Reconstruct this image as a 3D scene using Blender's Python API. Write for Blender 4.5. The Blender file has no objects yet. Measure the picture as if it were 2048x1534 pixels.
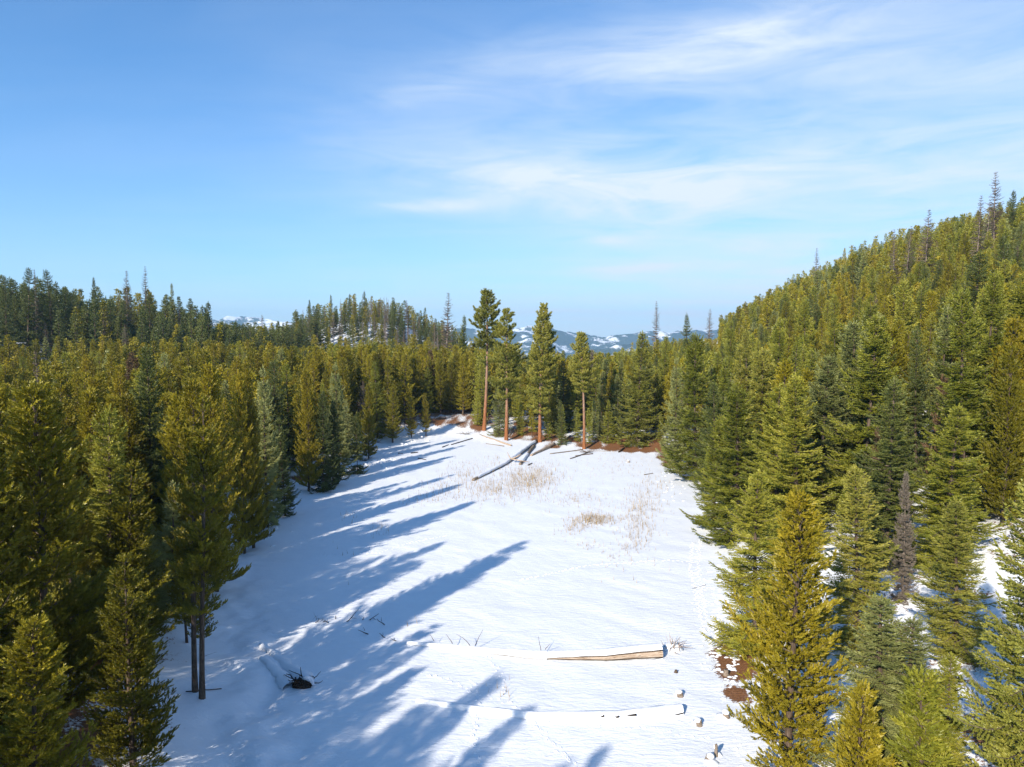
import bpy, math, random
import numpy as np
from mathutils import Vector, noise as mnoise

rng = np.random.default_rng(7)
random.seed(7)
S = bpy.context.scene
COL = S.collection
R = math.radians

# ------------------------------------------------------------------ camera, sky, sun
CAM_H, PITCH, F = 24.0, R(4.0), 1366.0
cd = bpy.data.cameras.new('camera')
cam = bpy.data.objects.new('camera', cd)
COL.objects.link(cam)
cam.location = (0, 0, CAM_H)
cam.rotation_euler = (R(90) - PITCH, 0, 0)
cd.sensor_width = 36.0
cd.lens = 36.0 * F / 2048.0
cd.clip_start = 0.5
cd.clip_end = 60000
S.camera = cam

SUN_EL, SUN_AZ = R(27.2), R(180 + 32)      # azimuth clockwise from +Y (the viewing direction)
SKY_STRENGTH, SUN_STRENGTH, EXPOSURE = 0.138, 5.0, 0.64
S.view_settings.view_transform = 'Standard'
S.view_settings.look = 'None'
S.view_settings.gamma = 1.0
S.view_settings.use_curve_mapping = False
S.view_settings.exposure = EXPOSURE
S.cycles.max_bounces = 5
S.cycles.diffuse_bounces = 3
S.cycles.glossy_bounces = 1
S.cycles.transmission_bounces = 2
S.cycles.volume_bounces = 0
S.cycles.caustics_reflective = False
S.cycles.caustics_refractive = False

sd = bpy.data.lights.new('sun', 'SUN')
sd.energy = SUN_STRENGTH
sd.angle = R(0.7)
sd.color = (1.0, 0.90, 0.76)
sun = bpy.data.objects.new('sun', sd)
COL.objects.link(sun)
to_sun = Vector((math.sin(SUN_AZ) * math.cos(SUN_EL), math.cos(SUN_AZ) * math.cos(SUN_EL), math.sin(SUN_EL)))
sun.rotation_euler = to_sun.to_track_quat('Z', 'Y').to_euler()


class NT:
    """small helper round a node tree"""
    def __init__(self, tree):
        self.t = tree
        tree.nodes.clear()

    def n(self, kind, **kw):
        nd = self.t.nodes.new(kind)
        for k, v in kw.items():
            setattr(nd, k, v)
        return nd

    def l(self, a, b):
        self.t.links.new(a, b)

    def math(self, op, a, b=None, clamp=False):
        nd = self.n('ShaderNodeMath', operation=op, use_clamp=clamp)
        for i, v in enumerate((a, b)):
            if v is None:
                continue
            if isinstance(v, (int, float)):
                nd.inputs[i].default_value = v
            else:
                self.l(v, nd.inputs[i])
        return nd.outputs[0]

    def ramp(self, fac, pts):
        nd = self.n('ShaderNodeValToRGB')
        e = nd.color_ramp.elements
        while len(e) < len(pts):
            e.new(0.5)
        for el, (p, c) in zip(e, pts):
            el.position = p
            el.color = (c[0], c[1], c[2], 1) if isinstance(c, tuple) else (c, c, c, 1)
        self.l(fac, nd.inputs[0])
        return nd.outputs[0]

    def mix(self, fac, a, b, blend='MIX'):
        nd = self.n('ShaderNodeMix', data_type='RGBA', blend_type=blend)
        for sock, v in ((nd.inputs[0], fac), (nd.inputs[6], a), (nd.inputs[7], b)):
            if isinstance(v, (int, float)):
                sock.default_value = v
            elif isinstance(v, tuple):
                sock.default_value = (*v, 1)
            else:
                self.l(v, sock)
        return nd.outputs[2]

    def noise(self, vec, scale, detail=4, rough=0.5, dist=0.0, out='Fac'):
        nd = self.n('ShaderNodeTexNoise')
        nd.inputs['Scale'].default_value = scale
        nd.inputs['Detail'].default_value = detail
        nd.inputs['Roughness'].default_value = rough
        nd.inputs['Distortion'].default_value = dist
        if vec is not None:
            self.l(vec, nd.inputs['Vector'])
        return nd.outputs[out]

    def mapping(self, vec, scale=(1, 1, 1), rot=(0, 0, 0), loc=(0, 0, 0)):
        nd = self.n('ShaderNodeMapping')
        nd.inputs['Scale'].default_value = scale
        nd.inputs['Rotation'].default_value = rot
        nd.inputs['Location'].default_value = loc
        self.l(vec, nd.inputs['Vector'])
        return nd.outputs[0]


def pix_dir(px, py):
    u, v = (px - 1024) / F, (767 - py) / F
    return np.array([u, math.cos(PITCH) + v * math.sin(PITCH), v * math.cos(PITCH) - math.sin(PITCH)])


world = bpy.data.worlds.new('World')
S.world = world
world.use_nodes = True
W = NT(world.node_tree)
sky = W.n('ShaderNodeTexSky', sky_type='NISHITA', sun_disc=False)
sky.sun_elevation = SUN_EL
sky.sun_rotation = SUN_AZ
sky.altitude = 1200
sky.air_density = 1.0
sky.dust_density = 1.0
sky.ozone_density = 2.0
tc = W.n('ShaderNodeTexCoord')
sep = W.n('ShaderNodeSeparateXYZ')
W.l(tc.outputs['Generated'], sep.inputs[0])
# azimuth and elevation of the viewing direction: cirrus is drawn in these, as streaks high above the valley
az = W.math('ARCTAN2', sep.outputs[0], sep.outputs[1])
el = W.math('ARCSINE', sep.outputs[2])
comb = W.n('ShaderNodeCombineXYZ')
W.l(az, comb.inputs[0]); W.l(el, comb.inputs[1])
ae = comb.outputs[0]
zc = W.math('MAXIMUM', sep.outputs[2], 0.0)
den = W.math('ADD', zc, 0.10)
pl = W.n('ShaderNodeCombineXYZ')
W.l(W.math('DIVIDE', sep.outputs[0], den), pl.inputs[0])
W.l(W.math('DIVIDE', sep.outputs[1], den), pl.inputs[1])
streak = W.noise(W.mapping(pl.outputs[0], scale=(0.55, 1.6, 1), rot=(0, 0, R(-14))), 1.1, 7, 0.58, 0.5)
fine = W.noise(W.mapping(ae, scale=(3.0, 16.0, 1), rot=(0, 0, R(-6))), 1.6, 7, 0.62, 0.8)
veil = W.noise(W.mapping(ae, scale=(1.2, 2.6, 1), rot=(0, 0, R(8)), loc=(0.3, 0.2, 0)), 1.7, 4, 0.5, 0.4)


def blob(px, py, wx, wy, tilt):
    """a soft elongated cirrus patch, centred on the direction that the photo shows it in"""
    d = pix_dir(px, py)
    a0, e0 = math.atan2(d[0], d[1]), math.asin(d[2] / np.linalg.norm(d))
    m = W.n('ShaderNodeMapping', vector_type='TEXTURE')
    m.inputs['Location'].default_value = (a0, e0, 0)
    m.inputs['Rotation'].default_value = (0, 0, R(tilt))
    m.inputs['Scale'].default_value = (wx / F, wy / F, 1)
    W.l(ae, m.inputs['Vector'])
    ln = W.n('ShaderNodeVectorMath', operation='LENGTH')
    W.l(m.outputs[0], ln.inputs[0])
    sq = W.math('MULTIPLY', ln.outputs['Value'], ln.outputs['Value'])
    return W.math('EXPONENT', W.math('MULTIPLY', sq, -1.0))


total = None
for (bx, by, wx, wy, tilt, amp) in [
        (1340, 105, 340, 50, 3, 0.50), (1500, 80, 130, 24, 5, 0.4), (880, 165, 200, 30, 14, 0.25),
        (1120, 365, 330, 60, -4, 0.75), (860, 412, 110, 13, 2, 0.55), (1250, 535, 110, 14, 3, 0.55),
        (1215, 480, 40, 8, 0, 0.35), (1430, 365, 190, 34, 8, 0.3), (1250, 400, 420, 120, 0, 0.18),
        (1850, 180, 520, 230, 0, 0.42), (1050, 200, 420, 120, 8, 0.16), (1750, 420, 480, 130, 5, 0.30), (1150, 620, 800, 60, 0, 0.25)]:
    b = W.math('MULTIPLY', blob(bx, by, wx, wy, tilt), amp)
    total = b if total is None else W.math('ADD', total, b)
right = W.math('MULTIPLY', W.math('ADD', az, 0.75, clamp=True), 0.30)
wisps = W.math('MULTIPLY', W.ramp(fine, [(0.30, 0.25), (0.72, 1.0)]), total)
bands = W.math('MULTIPLY', W.ramp(streak, [(0.42, 0.0), (0.80, 0.55)]), W.math('ADD', right, 0.04))
veils = W.math('MULTIPLY', W.ramp(veil, [(0.3, 0.0), (0.8, 1.0)]), right)
low = W.math('MULTIPLY', W.math('EXPONENT', W.math('MULTIPLY', zc, -6.0)), 0.68)      # pale air low over the horizon, all round
cover = W.math('ADD', W.math('ADD', W.math('ADD', wisps, bands), veils), low, clamp=True)
tint = W.mix(1.0, sky.outputs[0], (0.20, 0.66, 0.98), 'MULTIPLY')
cl = W.mix(cover, tint, (3.9, 4.4, 5.0))
bg = W.n('ShaderNodeBackground')
bg.inputs['Strength'].default_value = SKY_STRENGTH
W.l(cl, bg.inputs[0])
wo = W.n('ShaderNodeOutputWorld')
W.l(bg.outputs[0], wo.inputs[0])


# ------------------------------------------------------------------ small helpers
def material(name):
    m = bpy.data.materials.new(name)
    m.use_nodes = True
    return m, NT(m.node_tree)


def finish(m, N, color, rough=0.8, spec=0.2, bump=None, bstr=0.3, bdist=0.05):
    p = N.n('ShaderNodeBsdfPrincipled')
    if isinstance(color, tuple):
        p.inputs['Base Color'].default_value = (*color, 1)
    else:
        N.l(color, p.inputs['Base Color'])
    p.inputs['Roughness'].default_value = rough
    p.inputs['Specular IOR Level'].default_value = spec
    if bump is not None:
        b = N.n('ShaderNodeBump')
        b.inputs['Strength'].default_value = bstr
        b.inputs['Distance'].default_value = bdist
        N.l(bump, b.inputs['Height'])
        N.l(b.outputs[0], p.inputs['Normal'])
    o = N.n('ShaderNodeOutputMaterial')
    N.l(p.outputs[0], o.inputs[0])
    return m


def fast_mesh(name, V, T, mats=(), midx=None, tone=None, smooth=False):
    """V (n,3), T (m,3) or (m,4)"""
    V = np.ascontiguousarray(V, dtype=np.float32)
    T = np.ascontiguousarray(T, dtype=np.int32)
    k = T.shape[1]
    me = bpy.data.meshes.new(name)
    me.vertices.add(len(V)); me.vertices.foreach_set('co', V.ravel())
    me.loops.add(T.size); me.loops.foreach_set('vertex_index', T.ravel())
    me.polygons.add(len(T))
    me.polygons.foreach_set('loop_start', np.arange(0, T.size, k, dtype=np.int32))
    for m in mats:
        me.materials.append(m)
    if midx is not None:
        me.polygons.foreach_set('material_index', np.asarray(midx, dtype=np.int32))
    if smooth is not None:
        me.polygons.foreach_set('use_smooth', np.full(len(T), bool(smooth)))
    if tone is not None:
        a = me.attributes.new('tone', 'FLOAT', 'POINT')
        a.data.foreach_set('value', np.asarray(tone, dtype=np.float32))
    me.update(calc_edges=True)
    return me


def link(name, me, parent=None, **props):
    o = bpy.data.objects.new(name, me)
    COL.objects.link(o)
    if parent is not None:
        o.parent = parent
    for k, v in props.items():
        o[k] = v
    return o


def thing(name, label, cat, loc, rz=0.0, group=None):
    o = bpy.data.objects.new(name, None)
    COL.objects.link(o)
    o.empty_display_size = 0.3
    o.location = loc
    o.rotation_euler = (0, 0, rz)
    o['label'] = label
    o['category'] = cat
    if group:
        o['group'] = group
    return o


class Geo:
    """collects tubes, strips and triangles into one mesh"""
    def __init__(self):
        self.V, self.T, self.M, self.n = [], [], [], 0

    def add(self, v, t, m=0):
        v = np.asarray(v, dtype=float); t = np.asarray(t, dtype=int)
        self.V.append(v); self.T.append(t + self.n); self.M.append(np.full(len(t), m)); self.n += len(v)

    def tube(self, pts, rad, sides=8, m=0, cap=True, jitter=0.0, arc=None, squash=1.0, jr=None):
        pts = np.asarray(pts, float)
        n = len(pts)
        rad = np.broadcast_to(np.asarray(rad, float), (n,))
        tan = np.gradient(pts, axis=0)
        tan /= np.linalg.norm(tan, axis=1)[:, None] + 1e-9
        ref = np.array([0, 0, 1.0]) if abs(tan[:, 2]).mean() < 0.8 else np.array([1.0, 0, 0])
        a = np.cross(tan, ref); a /= np.linalg.norm(a, axis=1)[:, None] + 1e-9
        b = np.cross(a, tan)           # b is 'up' for horizontal tubes
        full = arc is None
        ang = np.linspace(0, 2 * np.pi, sides, endpoint=False) if full else np.linspace(arc[0], arc[1], sides)
        jr = jr or rng
        rr = rad[:, None] * (1 + jitter * jr.standard_normal((n, sides)))
        v = pts[:, None] + rr[..., None] * (np.cos(ang)[None, :, None] * a[:, None] + squash * np.sin(ang)[None, :, None] * b[:, None])
        idx = np.arange(n * sides).reshape(n, sides)
        T = []
        for i in range(n - 1):
            for j in range(sides if full else sides - 1):
                k = (j + 1) % sides
                T += [(idx[i, j], idx[i, k], idx[i + 1, k]), (idx[i, j], idx[i + 1, k], idx[i + 1, j])]
        v = v.reshape(-1, 3)
        if cap and full:
            v = np.vstack([v, pts[0], pts[-1]])
            c0, c1 = n * sides, n * sides + 1
            for j in range(sides):
                k = (j + 1) % sides
                T += [(c0, idx[0, k], idx[0, j]), (c1, idx[-1, j], idx[-1, k])]
        self.add(v, T, m)

    def strip(self, pts, rad, a0, a1, k=6, m=0, jitter=0.0, jr=None):
        """part of a lying trunk's skin, between two angles that change along it (0 = the side towards -y, 90 deg = up)"""
        pts = np.asarray(pts, float); n = len(pts); jr = jr or rng
        tan = np.gradient(pts, axis=0); tan /= np.linalg.norm(tan, axis=1)[:, None]
        a = np.cross(tan, [0, 0, 1.0]); a /= np.linalg.norm(a, axis=1)[:, None]; b = np.cross(a, tan)
        ang = np.linspace(np.broadcast_to(a0, (n,)), np.broadcast_to(a1, (n,)), k, axis=1) + jr.normal(0, jitter, (n, k))
        rr = np.broadcast_to(rad, (n,))[:, None] * (1 + jitter * jr.standard_normal((n, k)))
        v = pts[:, None] + rr[..., None] * (np.cos(ang)[..., None] * a[:, None] + np.sin(ang)[..., None] * b[:, None])
        idx = np.arange(n * k).reshape(n, k)
        T = [(idx[i, j], idx[i, j + 1], idx[i + 1, j + 1]) for i in range(n - 1) for j in range(k - 1)] + [(idx[i, j], idx[i + 1, j + 1], idx[i + 1, j]) for i in range(n - 1) for j in range(k - 1)]
        self.add(v.reshape(-1, 3), T, m)

    def mesh(self, name, mats=(), smooth=True):
        return fast_mesh(name, np.vstack(self.V), np.vstack(self.T), mats, np.concatenate(self.M), smooth=smooth)


# ------------------------------------------------------------------ terrain
POND = np.array([(-8, 5), (-9, 25), (-12.5, 38), (-17, 48), (-26, 66), (-31, 84), (-32.5, 104), (-30, 128), (-26, 150), (-16, 160), (-8, 157),
                 (3, 147), (14, 140), (24, 140), (32, 134), (29.5, 115), (24.5, 95), (20.5, 78), (17, 62), (14.5, 50), (12.5, 38), (12, 25), (12, 5)], float)


def pond_sd(x, y):
    """signed distance to the outline of the flat clearing (negative inside)"""
    x = np.asarray(x, float); y = np.asarray(y, float)
    d2 = np.full(x.shape, 1e18); inside = np.zeros(x.shape, bool)
    n = len(POND)
    for i in range(n):
        ax, ay = POND[i]; bx, by = POND[(i + 1) % n]
        ex, ey = bx - ax, by - ay
        t = np.clip(((x - ax) * ex + (y - ay) * ey) / (ex * ex + ey * ey), 0, 1)
        d2 = np.minimum(d2, (x - ax - t * ex) ** 2 + (y - ay - t * ey) ** 2)
        c = ((ay > y) != (by > y)) & (x < ex * (y - ay) / (ey if ey else 1e-9) + ax)
        inside ^= c
    return np.sqrt(d2) * np.where(inside, -1, 1)


CP = np.array([
    (0, 60, 0), (0, 100, 0), (0, 130, 0), (-15, 80, 0), (10, 80, 0), (-20, 120, 0), (20, 115, 0), (0, 30, 0), (0, 0, 1),
    (30, 60, 4.2), (45, 62, 9.5), (62, 80, 15), (38, 100, 3.6), (55, 110, 8.5), (47, 150, 5), (80, 150, 17), (28, 40, 4.6), (24, 30, 4.2), (45, 30, 12),
    (70, 50, 22), (120, 100, 36), (172, 230, 54), (120, 230, 34), (60, 200, 6), (35, 170, 3.5), (100, 300, 22), (238, 450, 75),
    (180, 400, 43), (120, 450, 6), (60, 300, 3), (100, 400, 8), (252, 600, 57), (180, 600, 10), (100, 600, -2), (262, 750, 20), (255, 850, 0),
    (200, 850, -20), (350, 450, 78), (330, 600, 60), (330, 800, 16), (300, 1000, -20), (210, 130, 64), (300, 220, 88), (150, 0, 42), (80, 0, 24),
    (40, 0, 8), (300, 0, 80), (400, 300, 95), (500, 600, 70), (500, 900, -10),
    (0, 185, 2.6), (-10, 230, 3.5), (10, 300, 1), (20, 400, -14), (0, 600, -60), (60, 900, -110), (150, 1200, -150), (0, 1200, -160),
    (-30, 185, 3.4), (-45, 150, 2.8), (-60, 120, 2.8), (-45, 90, 2.6), (-60, 60, 3.0), (-40, 40, 3.2), (-22, 30, 2.6), (-19, 40, 2.4), (-30, 20, 3), (-60, 20, 4),
    (-80, 100, 3), (-100, 150, 3.5), (-125, 200, 8), (-180, 250, 21), (-230, 280, 26), (-140, 290, 15), (-120, 330, 12), (-300, 300, 34),
    (-250, 200, 20), (-150, 150, 6), (-150, 80, 6), (-60, 250, 4), (-90, 280, 6), (-83, 390, 33), (-62, 380, 28), (-110, 390, 27),
    (-36, 385, 17), (-138, 400, 14), (-75, 330, 15), (-60, 300, 6), (-95, 450, 28), (-150, 450, 8), (-190, 500, 4), (-250, 600, -2),
    (-200, 800, -60), (-300, 400, 22), (-400, 600, 20), (-600, 500, 40), (-600, 900, -40), (-300, 100, 20), (-300, -100, 15), (-100, -100, 5),
    (0, -100, 3), (100, -100, 20), (-30, 450, 0), (-400, 1200, -150), (500, 1200, -150)], float)


def _tps(r2):
    return 0.5 * r2 * np.log(r2 + 1e-9)


_d2 = ((CP[:, None, :2] - CP[None, :, :2]) ** 2).sum(-1)
_n = len(CP)
_A = np.zeros((_n + 3, _n + 3)); _A[:_n, :_n] = _tps(_d2) + np.eye(_n) * 40.0
_A[:_n, _n] = 1; _A[:_n, _n + 1:] = CP[:, :2]; _A[_n:, :_n] = _A[:_n, _n:].T
_w = np.linalg.solve(_A, np.concatenate([CP[:, 2], np.zeros(3)]))


def sstep(a, b, t):
    t = np.clip((t - a) / (b - a), 0, 1)
    return t * t * (3 - 2 * t)


def vnoise(x, y, seed=0):
    """smooth value noise, vectorised"""
    xi = np.floor(x).astype(np.int64); yi = np.floor(y).astype(np.int64)
    fx = x - xi; fy = y - yi
    fx = fx * fx * (3 - 2 * fx); fy = fy * fy * (3 - 2 * fy)

    def h(a, b):
        n = (a * 374761393 + b * 668265263 + seed * 1442695041) & 0x7fffffff
        n = ((n ^ (n >> 13)) * 1274126177) & 0x7fffffff
        n = n ^ (n >> 16)
        return (n & 0xffff) / 65535.0
    return (h(xi, yi) * (1 - fx) + h(xi + 1, yi) * fx) * (1 - fy) + (h(xi, yi + 1) * (1 - fx) + h(xi + 1, yi + 1) * fx) * fy


def fbm(x, y, octv=4, seed=0, gain=0.5):
    s = 0; a = 1; t = 0
    for i in range(octv):
        s = s + a * vnoise(x * 2 ** i + 17.3 * i, y * 2 ** i - 9.1 * i, seed + i); t += a; a *= gain
    return s / t


def height(x, y):
    x = np.asarray(x, float); y = np.asarray(y, float)
    xc = np.clip(x, -650, 520); yc = np.clip(y, -120, 1250)
    base = np.zeros(x.shape)
    for i in range(_n):
        base += _w[i] * _tps((xc - CP[i, 0]) ** 2 + (yc - CP[i, 1]) ** 2)
    base += _w[_n] + _w[_n + 1] * xc + _w[_n + 2] * yc
    far = np.hypot(np.maximum(np.abs(x) - 600, 0), np.maximum(y - 1150, 0))
    base = base * (1 - sstep(0, 1500, far)) + (-270) * sstep(0, 1500, far)
    s = pond_sd(x, y)
    near = sstep(0, 14, s)
    z = base * near
    rough = sstep(1, 20, s)
    z = z + rough * (fbm(x * .11, y * .11, 4, 3) - .5) * 1.6 + rough * sstep(80, 250, y) * (fbm(x * .02, y * .02, 3, 5) - .5) * 7
    # drifts and ripples of the snow cover
    calm = (1 - rough) + 0.35 * rough
    z = z + calm * (fbm(x * .35 + .2 * y, y * .35, 3, 11) - .5) * 0.16 + (fbm(x * 1.3, y * 2.0 + x * .4, 2, 21) - .5) * 0.035
    # heaped snow along the foot of the left bank
    bank = np.exp(-((s - 2.0) / 2.6) ** 2) * (x < 0)
    z = z + bank * (fbm(x * .5, y * .5, 3, 31) - .42) * 1.1
    return z


def hgt(x, y):
    return float(height(np.array([x]), np.array([y]))[0])


def ground_at(px, py):
    """the point of the ground under a pixel of the photo"""
    d = pix_dir(px, py)
    t = np.linspace(20, 400, 1500)
    P = d[None] * t[:, None] + np.array([0, 0, CAM_H])
    g = height(P[:, 0], P[:, 1])
    k = np.argmax(P[:, 2] < g)
    if k == 0:
        return P[-1]
    t0, t1 = t[k - 1], t[k]
    a0 = P[k - 1, 2] - g[k - 1]; a1 = P[k, 2] - g[k]
    tt = t0 + (t1 - t0) * a0 / (a0 - a1)
    p = d * tt + np.array([0, 0, CAM_H])
    p[2] = hgt(p[0], p[1])
    return p


def spaced(lo, hi, fine_lo, fine_hi, step, grow):
    a = list(np.arange(fine_lo, fine_hi, step))
    s = step; v = a[-1]
    while v < hi:
        s *= grow; v += s; a.append(v)
    s = step; v = a[0]
    while v > lo:
        s *= grow; v -= s; a.insert(0, v)
    return np.array(a)


xs = spaced(-8500, 8500, -36, 34, 0.34, 1.07)
ys = spaced(-600, 8000, 28, 76, 0.32, 1.035)
GX, GY = np.meshgrid(xs, ys)
GZ = height(GX, GY)
# bare, needle-strewn ground that the snow has left free: under the firs of the far and right banks
PATCH = []
for (px, py, rx, ry) in [(1190, 893, 2.6, 3.0), (1225, 896, 3.5, 3.5), (1262, 899, 3.6, 3.5), (1300, 898, 3.4, 3.5), (1330, 918, 2.2, 4), (1340, 930, 2.0, 4), (1312, 896, 3, 3), (1458, 1300, 1.3, 1.8), (1462, 1345, 1.3, 2.2), (1475, 1385, 1.0, 1.5), (1030, 874, 2.5, 3), (1105, 893, 2.5, 2.5), (872, 842, 3, 3), (1235, 882, 6.5, 5.0), (1290, 880, 5, 4.0), (1200, 876, 3, 2.5), (1345, 905, 2.6, 5.5), (1325, 915, 2, 3), (852, 832, 3.2, 4), (890, 828, 3, 4), (905, 836, 2, 2),
                         (958, 853, 2.6, 4), (1000, 868, 3.0, 4), (1060, 862, 4.5, 6), (1090, 876, 5, 5), (1120, 860, 4, 5), (1168, 890, 2.5, 3), (1145, 878, 3, 3), (1050, 848, 4, 4),
                         (1468, 1318, 1.8, 3.6), (1490, 1290, 1.6, 3.0), (1478, 1345, 1.2, 1.6), (2035, 1470, 2.2, 1.8), (600, 955, 2, 2), (690, 905, 2.4, 3), (730, 895, 2, 3),
                         (1636, 1085, 1.2, 1.5), (1215, 862, 4, 5)]:
    g = ground_at(px, py)
    PATCH.append((g[0], g[1], rx, ry))
bare = np.zeros(GX.shape)
for (cx, cy, rx, ry) in PATCH:
    bare = np.maximum(bare, np.exp(-(((GX - cx) / rx) ** 2 + ((GY - cy) / ry) ** 2)))
sdG = pond_sd(GX, GY)
forest_floor = sstep(3, 12, sdG) * (0.62 - 0.26 * sstep(-30, 30, GX)) * (1 - .6 * sstep(200, 260, GY))  # litter under the woods, spread wider to paint in shade between the trees
bare = np.maximum(bare, forest_floor)
bare = bare + (fbm(GX * .7, GY * .7, 4, 41) - .5) * 0.7 * (bare > .03)

m_snow, N = material('snow_ground')
co = N.n('ShaderNodeTexCoord').outputs['Object']
at = N.n('ShaderNodeAttribute', attribute_name='tone').outputs['Fac']
edge = N.noise(co, 4.5, 7, 0.75)
k = N.math('ADD', at, N.math('MULTIPLY', N.math('SUBTRACT', edge, 0.5), 1.4))
mask = N.ramp(k, [(0.47, 0.0), (0.54, 1.0)])
litter = N.ramp(N.noise(co, 9.0, 6, 0.7), [(0.25, (0.055, 0.026, 0.012)), (0.5, (0.20, 0.088, 0.036)), (0.75, (0.36, 0.19, 0.095))])
snowc = N.ramp(N.noise(co, 0.7, 3, 0.5), [(0.3, (0.78, 0.805, 0.85)), (0.7, (0.81, 0.835, 0.875))])
col = N.mix(mask, snowc, litter)
rip = N.noise(N.mapping(co, scale=(0.9, 2.6, 1), rot=(0, 0, R(14))), 1.3, 6, 0.60, 0.6)
grain = N.noise(co, 7.0, 4, 0.7)
hgt_s = N.math('ADD', N.math('MULTIPLY', rip, 0.75), N.math('MULTIPLY', grain, 0.18))
hgt_s = N.math('ADD', hgt_s, N.math('MULTIPLY', mask, N.math('MULTIPLY', N.noise(co, 14, 4, 0.7), 0.5)))
finish(m_snow, N, col, 0.62, 0.25, hgt_s, 0.60, 0.18)

nx, ny = len(xs), len(ys)
ii = np.arange(nx * ny).reshape(ny, nx)
Q = np.stack([ii[:-1, :-1], ii[:-1, 1:], ii[1:, 1:], ii[1:, :-1]], -1).reshape(-1, 4)
gm = fast_mesh('snow_ground', np.stack([GX, GY, GZ], -1).reshape(-1, 3), Q, [m_snow], tone=bare.ravel(), smooth=True)
ground = link('snow_ground', gm, kind='structure', label='snow covered clearing floor with banks, hills and bare brown patches')

# far mountains
m_mt, N = material('mountain')
co = N.n('ShaderNodeTexCoord').outputs['Object']
a1 = N.noise(co, 0.0035, 8, 0.62, 0.4)
a2 = N.noise(co, 0.014, 6, 0.65)
geo = N.n('ShaderNodeNewGeometry')
sz = N.n('ShaderNodeSeparateXYZ'); N.l(geo.outputs['Position'], sz.inputs[0])
hz = N.math('MULTIPLY', N.math('ADD', sz.outputs[2], 120.0), 0.0003)
k = N.math('ADD', N.math('ADD', N.math('MULTIPLY', a1, 0.75), N.math('MULTIPLY', a2, 0.30)), hz)
k2 = N.ramp(k, [(0.595, 0.0), (0.65, 1.0)])
forestc = N.ramp(N.noise(co, 0.06, 3, 0.6), [(0.3, (0.022, 0.040, 0.030)), (0.7, (0.075, 0.095, 0.075))])
finish(m_mt, N, N.mix(k2, forestc, (0.86, 0.88, 0.92)), 0.9, 0.05)


def range_mesh(name, y0, depth, skyline, floor, seed, label):
    px = np.array([s[0] for s in skyline], float); py = np.array([s[1] for s in skyline], float)
    X = np.linspace((px[0] - 1024) / F * y0, (px[-1] - 1024) / F * y0, 300)
    Y = np.linspace(y0 - depth, y0 + depth, 70)
    gx, gy = np.meshgrid(X, Y)
    top = CAM_H + (672 - np.interp(gx / y0 * F + 1024, px, py)) / F * y0
    wob = (fbm(gx * .0016, gy * .0016, 4, seed) - .5) * depth * 0.9
    prof = np.clip(1 - np.abs((gy - y0 + wob)) / depth, 0, 1)
    rid = 1 - np.abs(2 * fbm(gx * .0035, gy * .0022, 5, seed + 9) - 1)
    z = floor + (top - floor) * (prof ** 0.8) * (0.86 + 0.14 * rid) + (fbm(gx * .006, gy * .006, 4, seed + 4) - .5) * 34
    jj = np.arange(gx.size).reshape(gx.shape)
    q = np.stack([jj[:-1, :-1], jj[:-1, 1:], jj[1:, 1:], jj[1:, :-1]], -1).reshape(-1, 4)
    return link(name, fast_mesh(name, np.stack([gx, gy, z], -1).reshape(-1, 3), q, [m_mt], smooth=True), kind='structure', label=label)


range_mesh('mountain_range', 7200, 1500, [(150, 690), (300, 660), (420, 636), (480, 631), (540, 636), (600, 646), (700, 650), (800, 660), (900, 652), (940, 655), (985, 664),
                                          (1020, 658), (1055, 652), (1100, 656), (1150, 664), (1210, 672), (1260, 668), (1300, 660), (1350, 660), (1400, 658), (1460, 656), (1600, 660), (1800, 690)],
           -330, 3, 'blue snow patched mountains far beyond the valley')
range_mesh('foothills', 4600, 1000, [(700, 735), (850, 712), (930, 694), (1000, 700), (1040, 716), (1100, 722), (1160, 704), (1240, 690), (1330, 682), (1420, 676), (1600, 690)],
           -300, 17, 'lower forested foothills in front of the blue mountains')

# ------------------------------------------------------------------ materials for trees, wood, snow


def needle_mat(name, lo, mid, hi, spread=0.45):
    m, N = material(name)
    tone = N.n('ShaderNodeAttribute', attribute_name='tone').outputs['Fac']
    oi = N.n('ShaderNodeObjectInfo').outputs['Random']
    f = N.math('ADD', N.math('MULTIPLY', tone, 1 - spread), N.math('MULTIPLY', oi, spread), clamp=True)
    c = N.ramp(f, [(0.0, lo), (0.5, mid), (1.0, hi)])
    d = N.n('ShaderNodeBsdfDiffuse'); N.l(c, d.inputs[0])
    t = N.n('ShaderNodeBsdfTranslucent'); N.l(c, t.inputs[0])
    mx = N.n('ShaderNodeMixShader'); mx.inputs[0].default_value = 0.20
    N.l(d.outputs[0], mx.inputs[1]); N.l(t.outputs[0], mx.inputs[2])
    g = N.n('ShaderNodeBsdfGlossy'); g.inputs['Roughness'].default_value = 0.45; g.inputs[0].default_value = (1, 1, 0.9, 1)
    m2 = N.n('ShaderNodeMixShader'); m2.inputs[0].default_value = 0.025
    N.l(mx.outputs[0], m2.inputs[1]); N.l(g.outputs[0], m2.inputs[2])
    o = N.n('ShaderNodeOutputMaterial'); N.l(m2.outputs[0], o.inputs[0])
    return m


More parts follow.
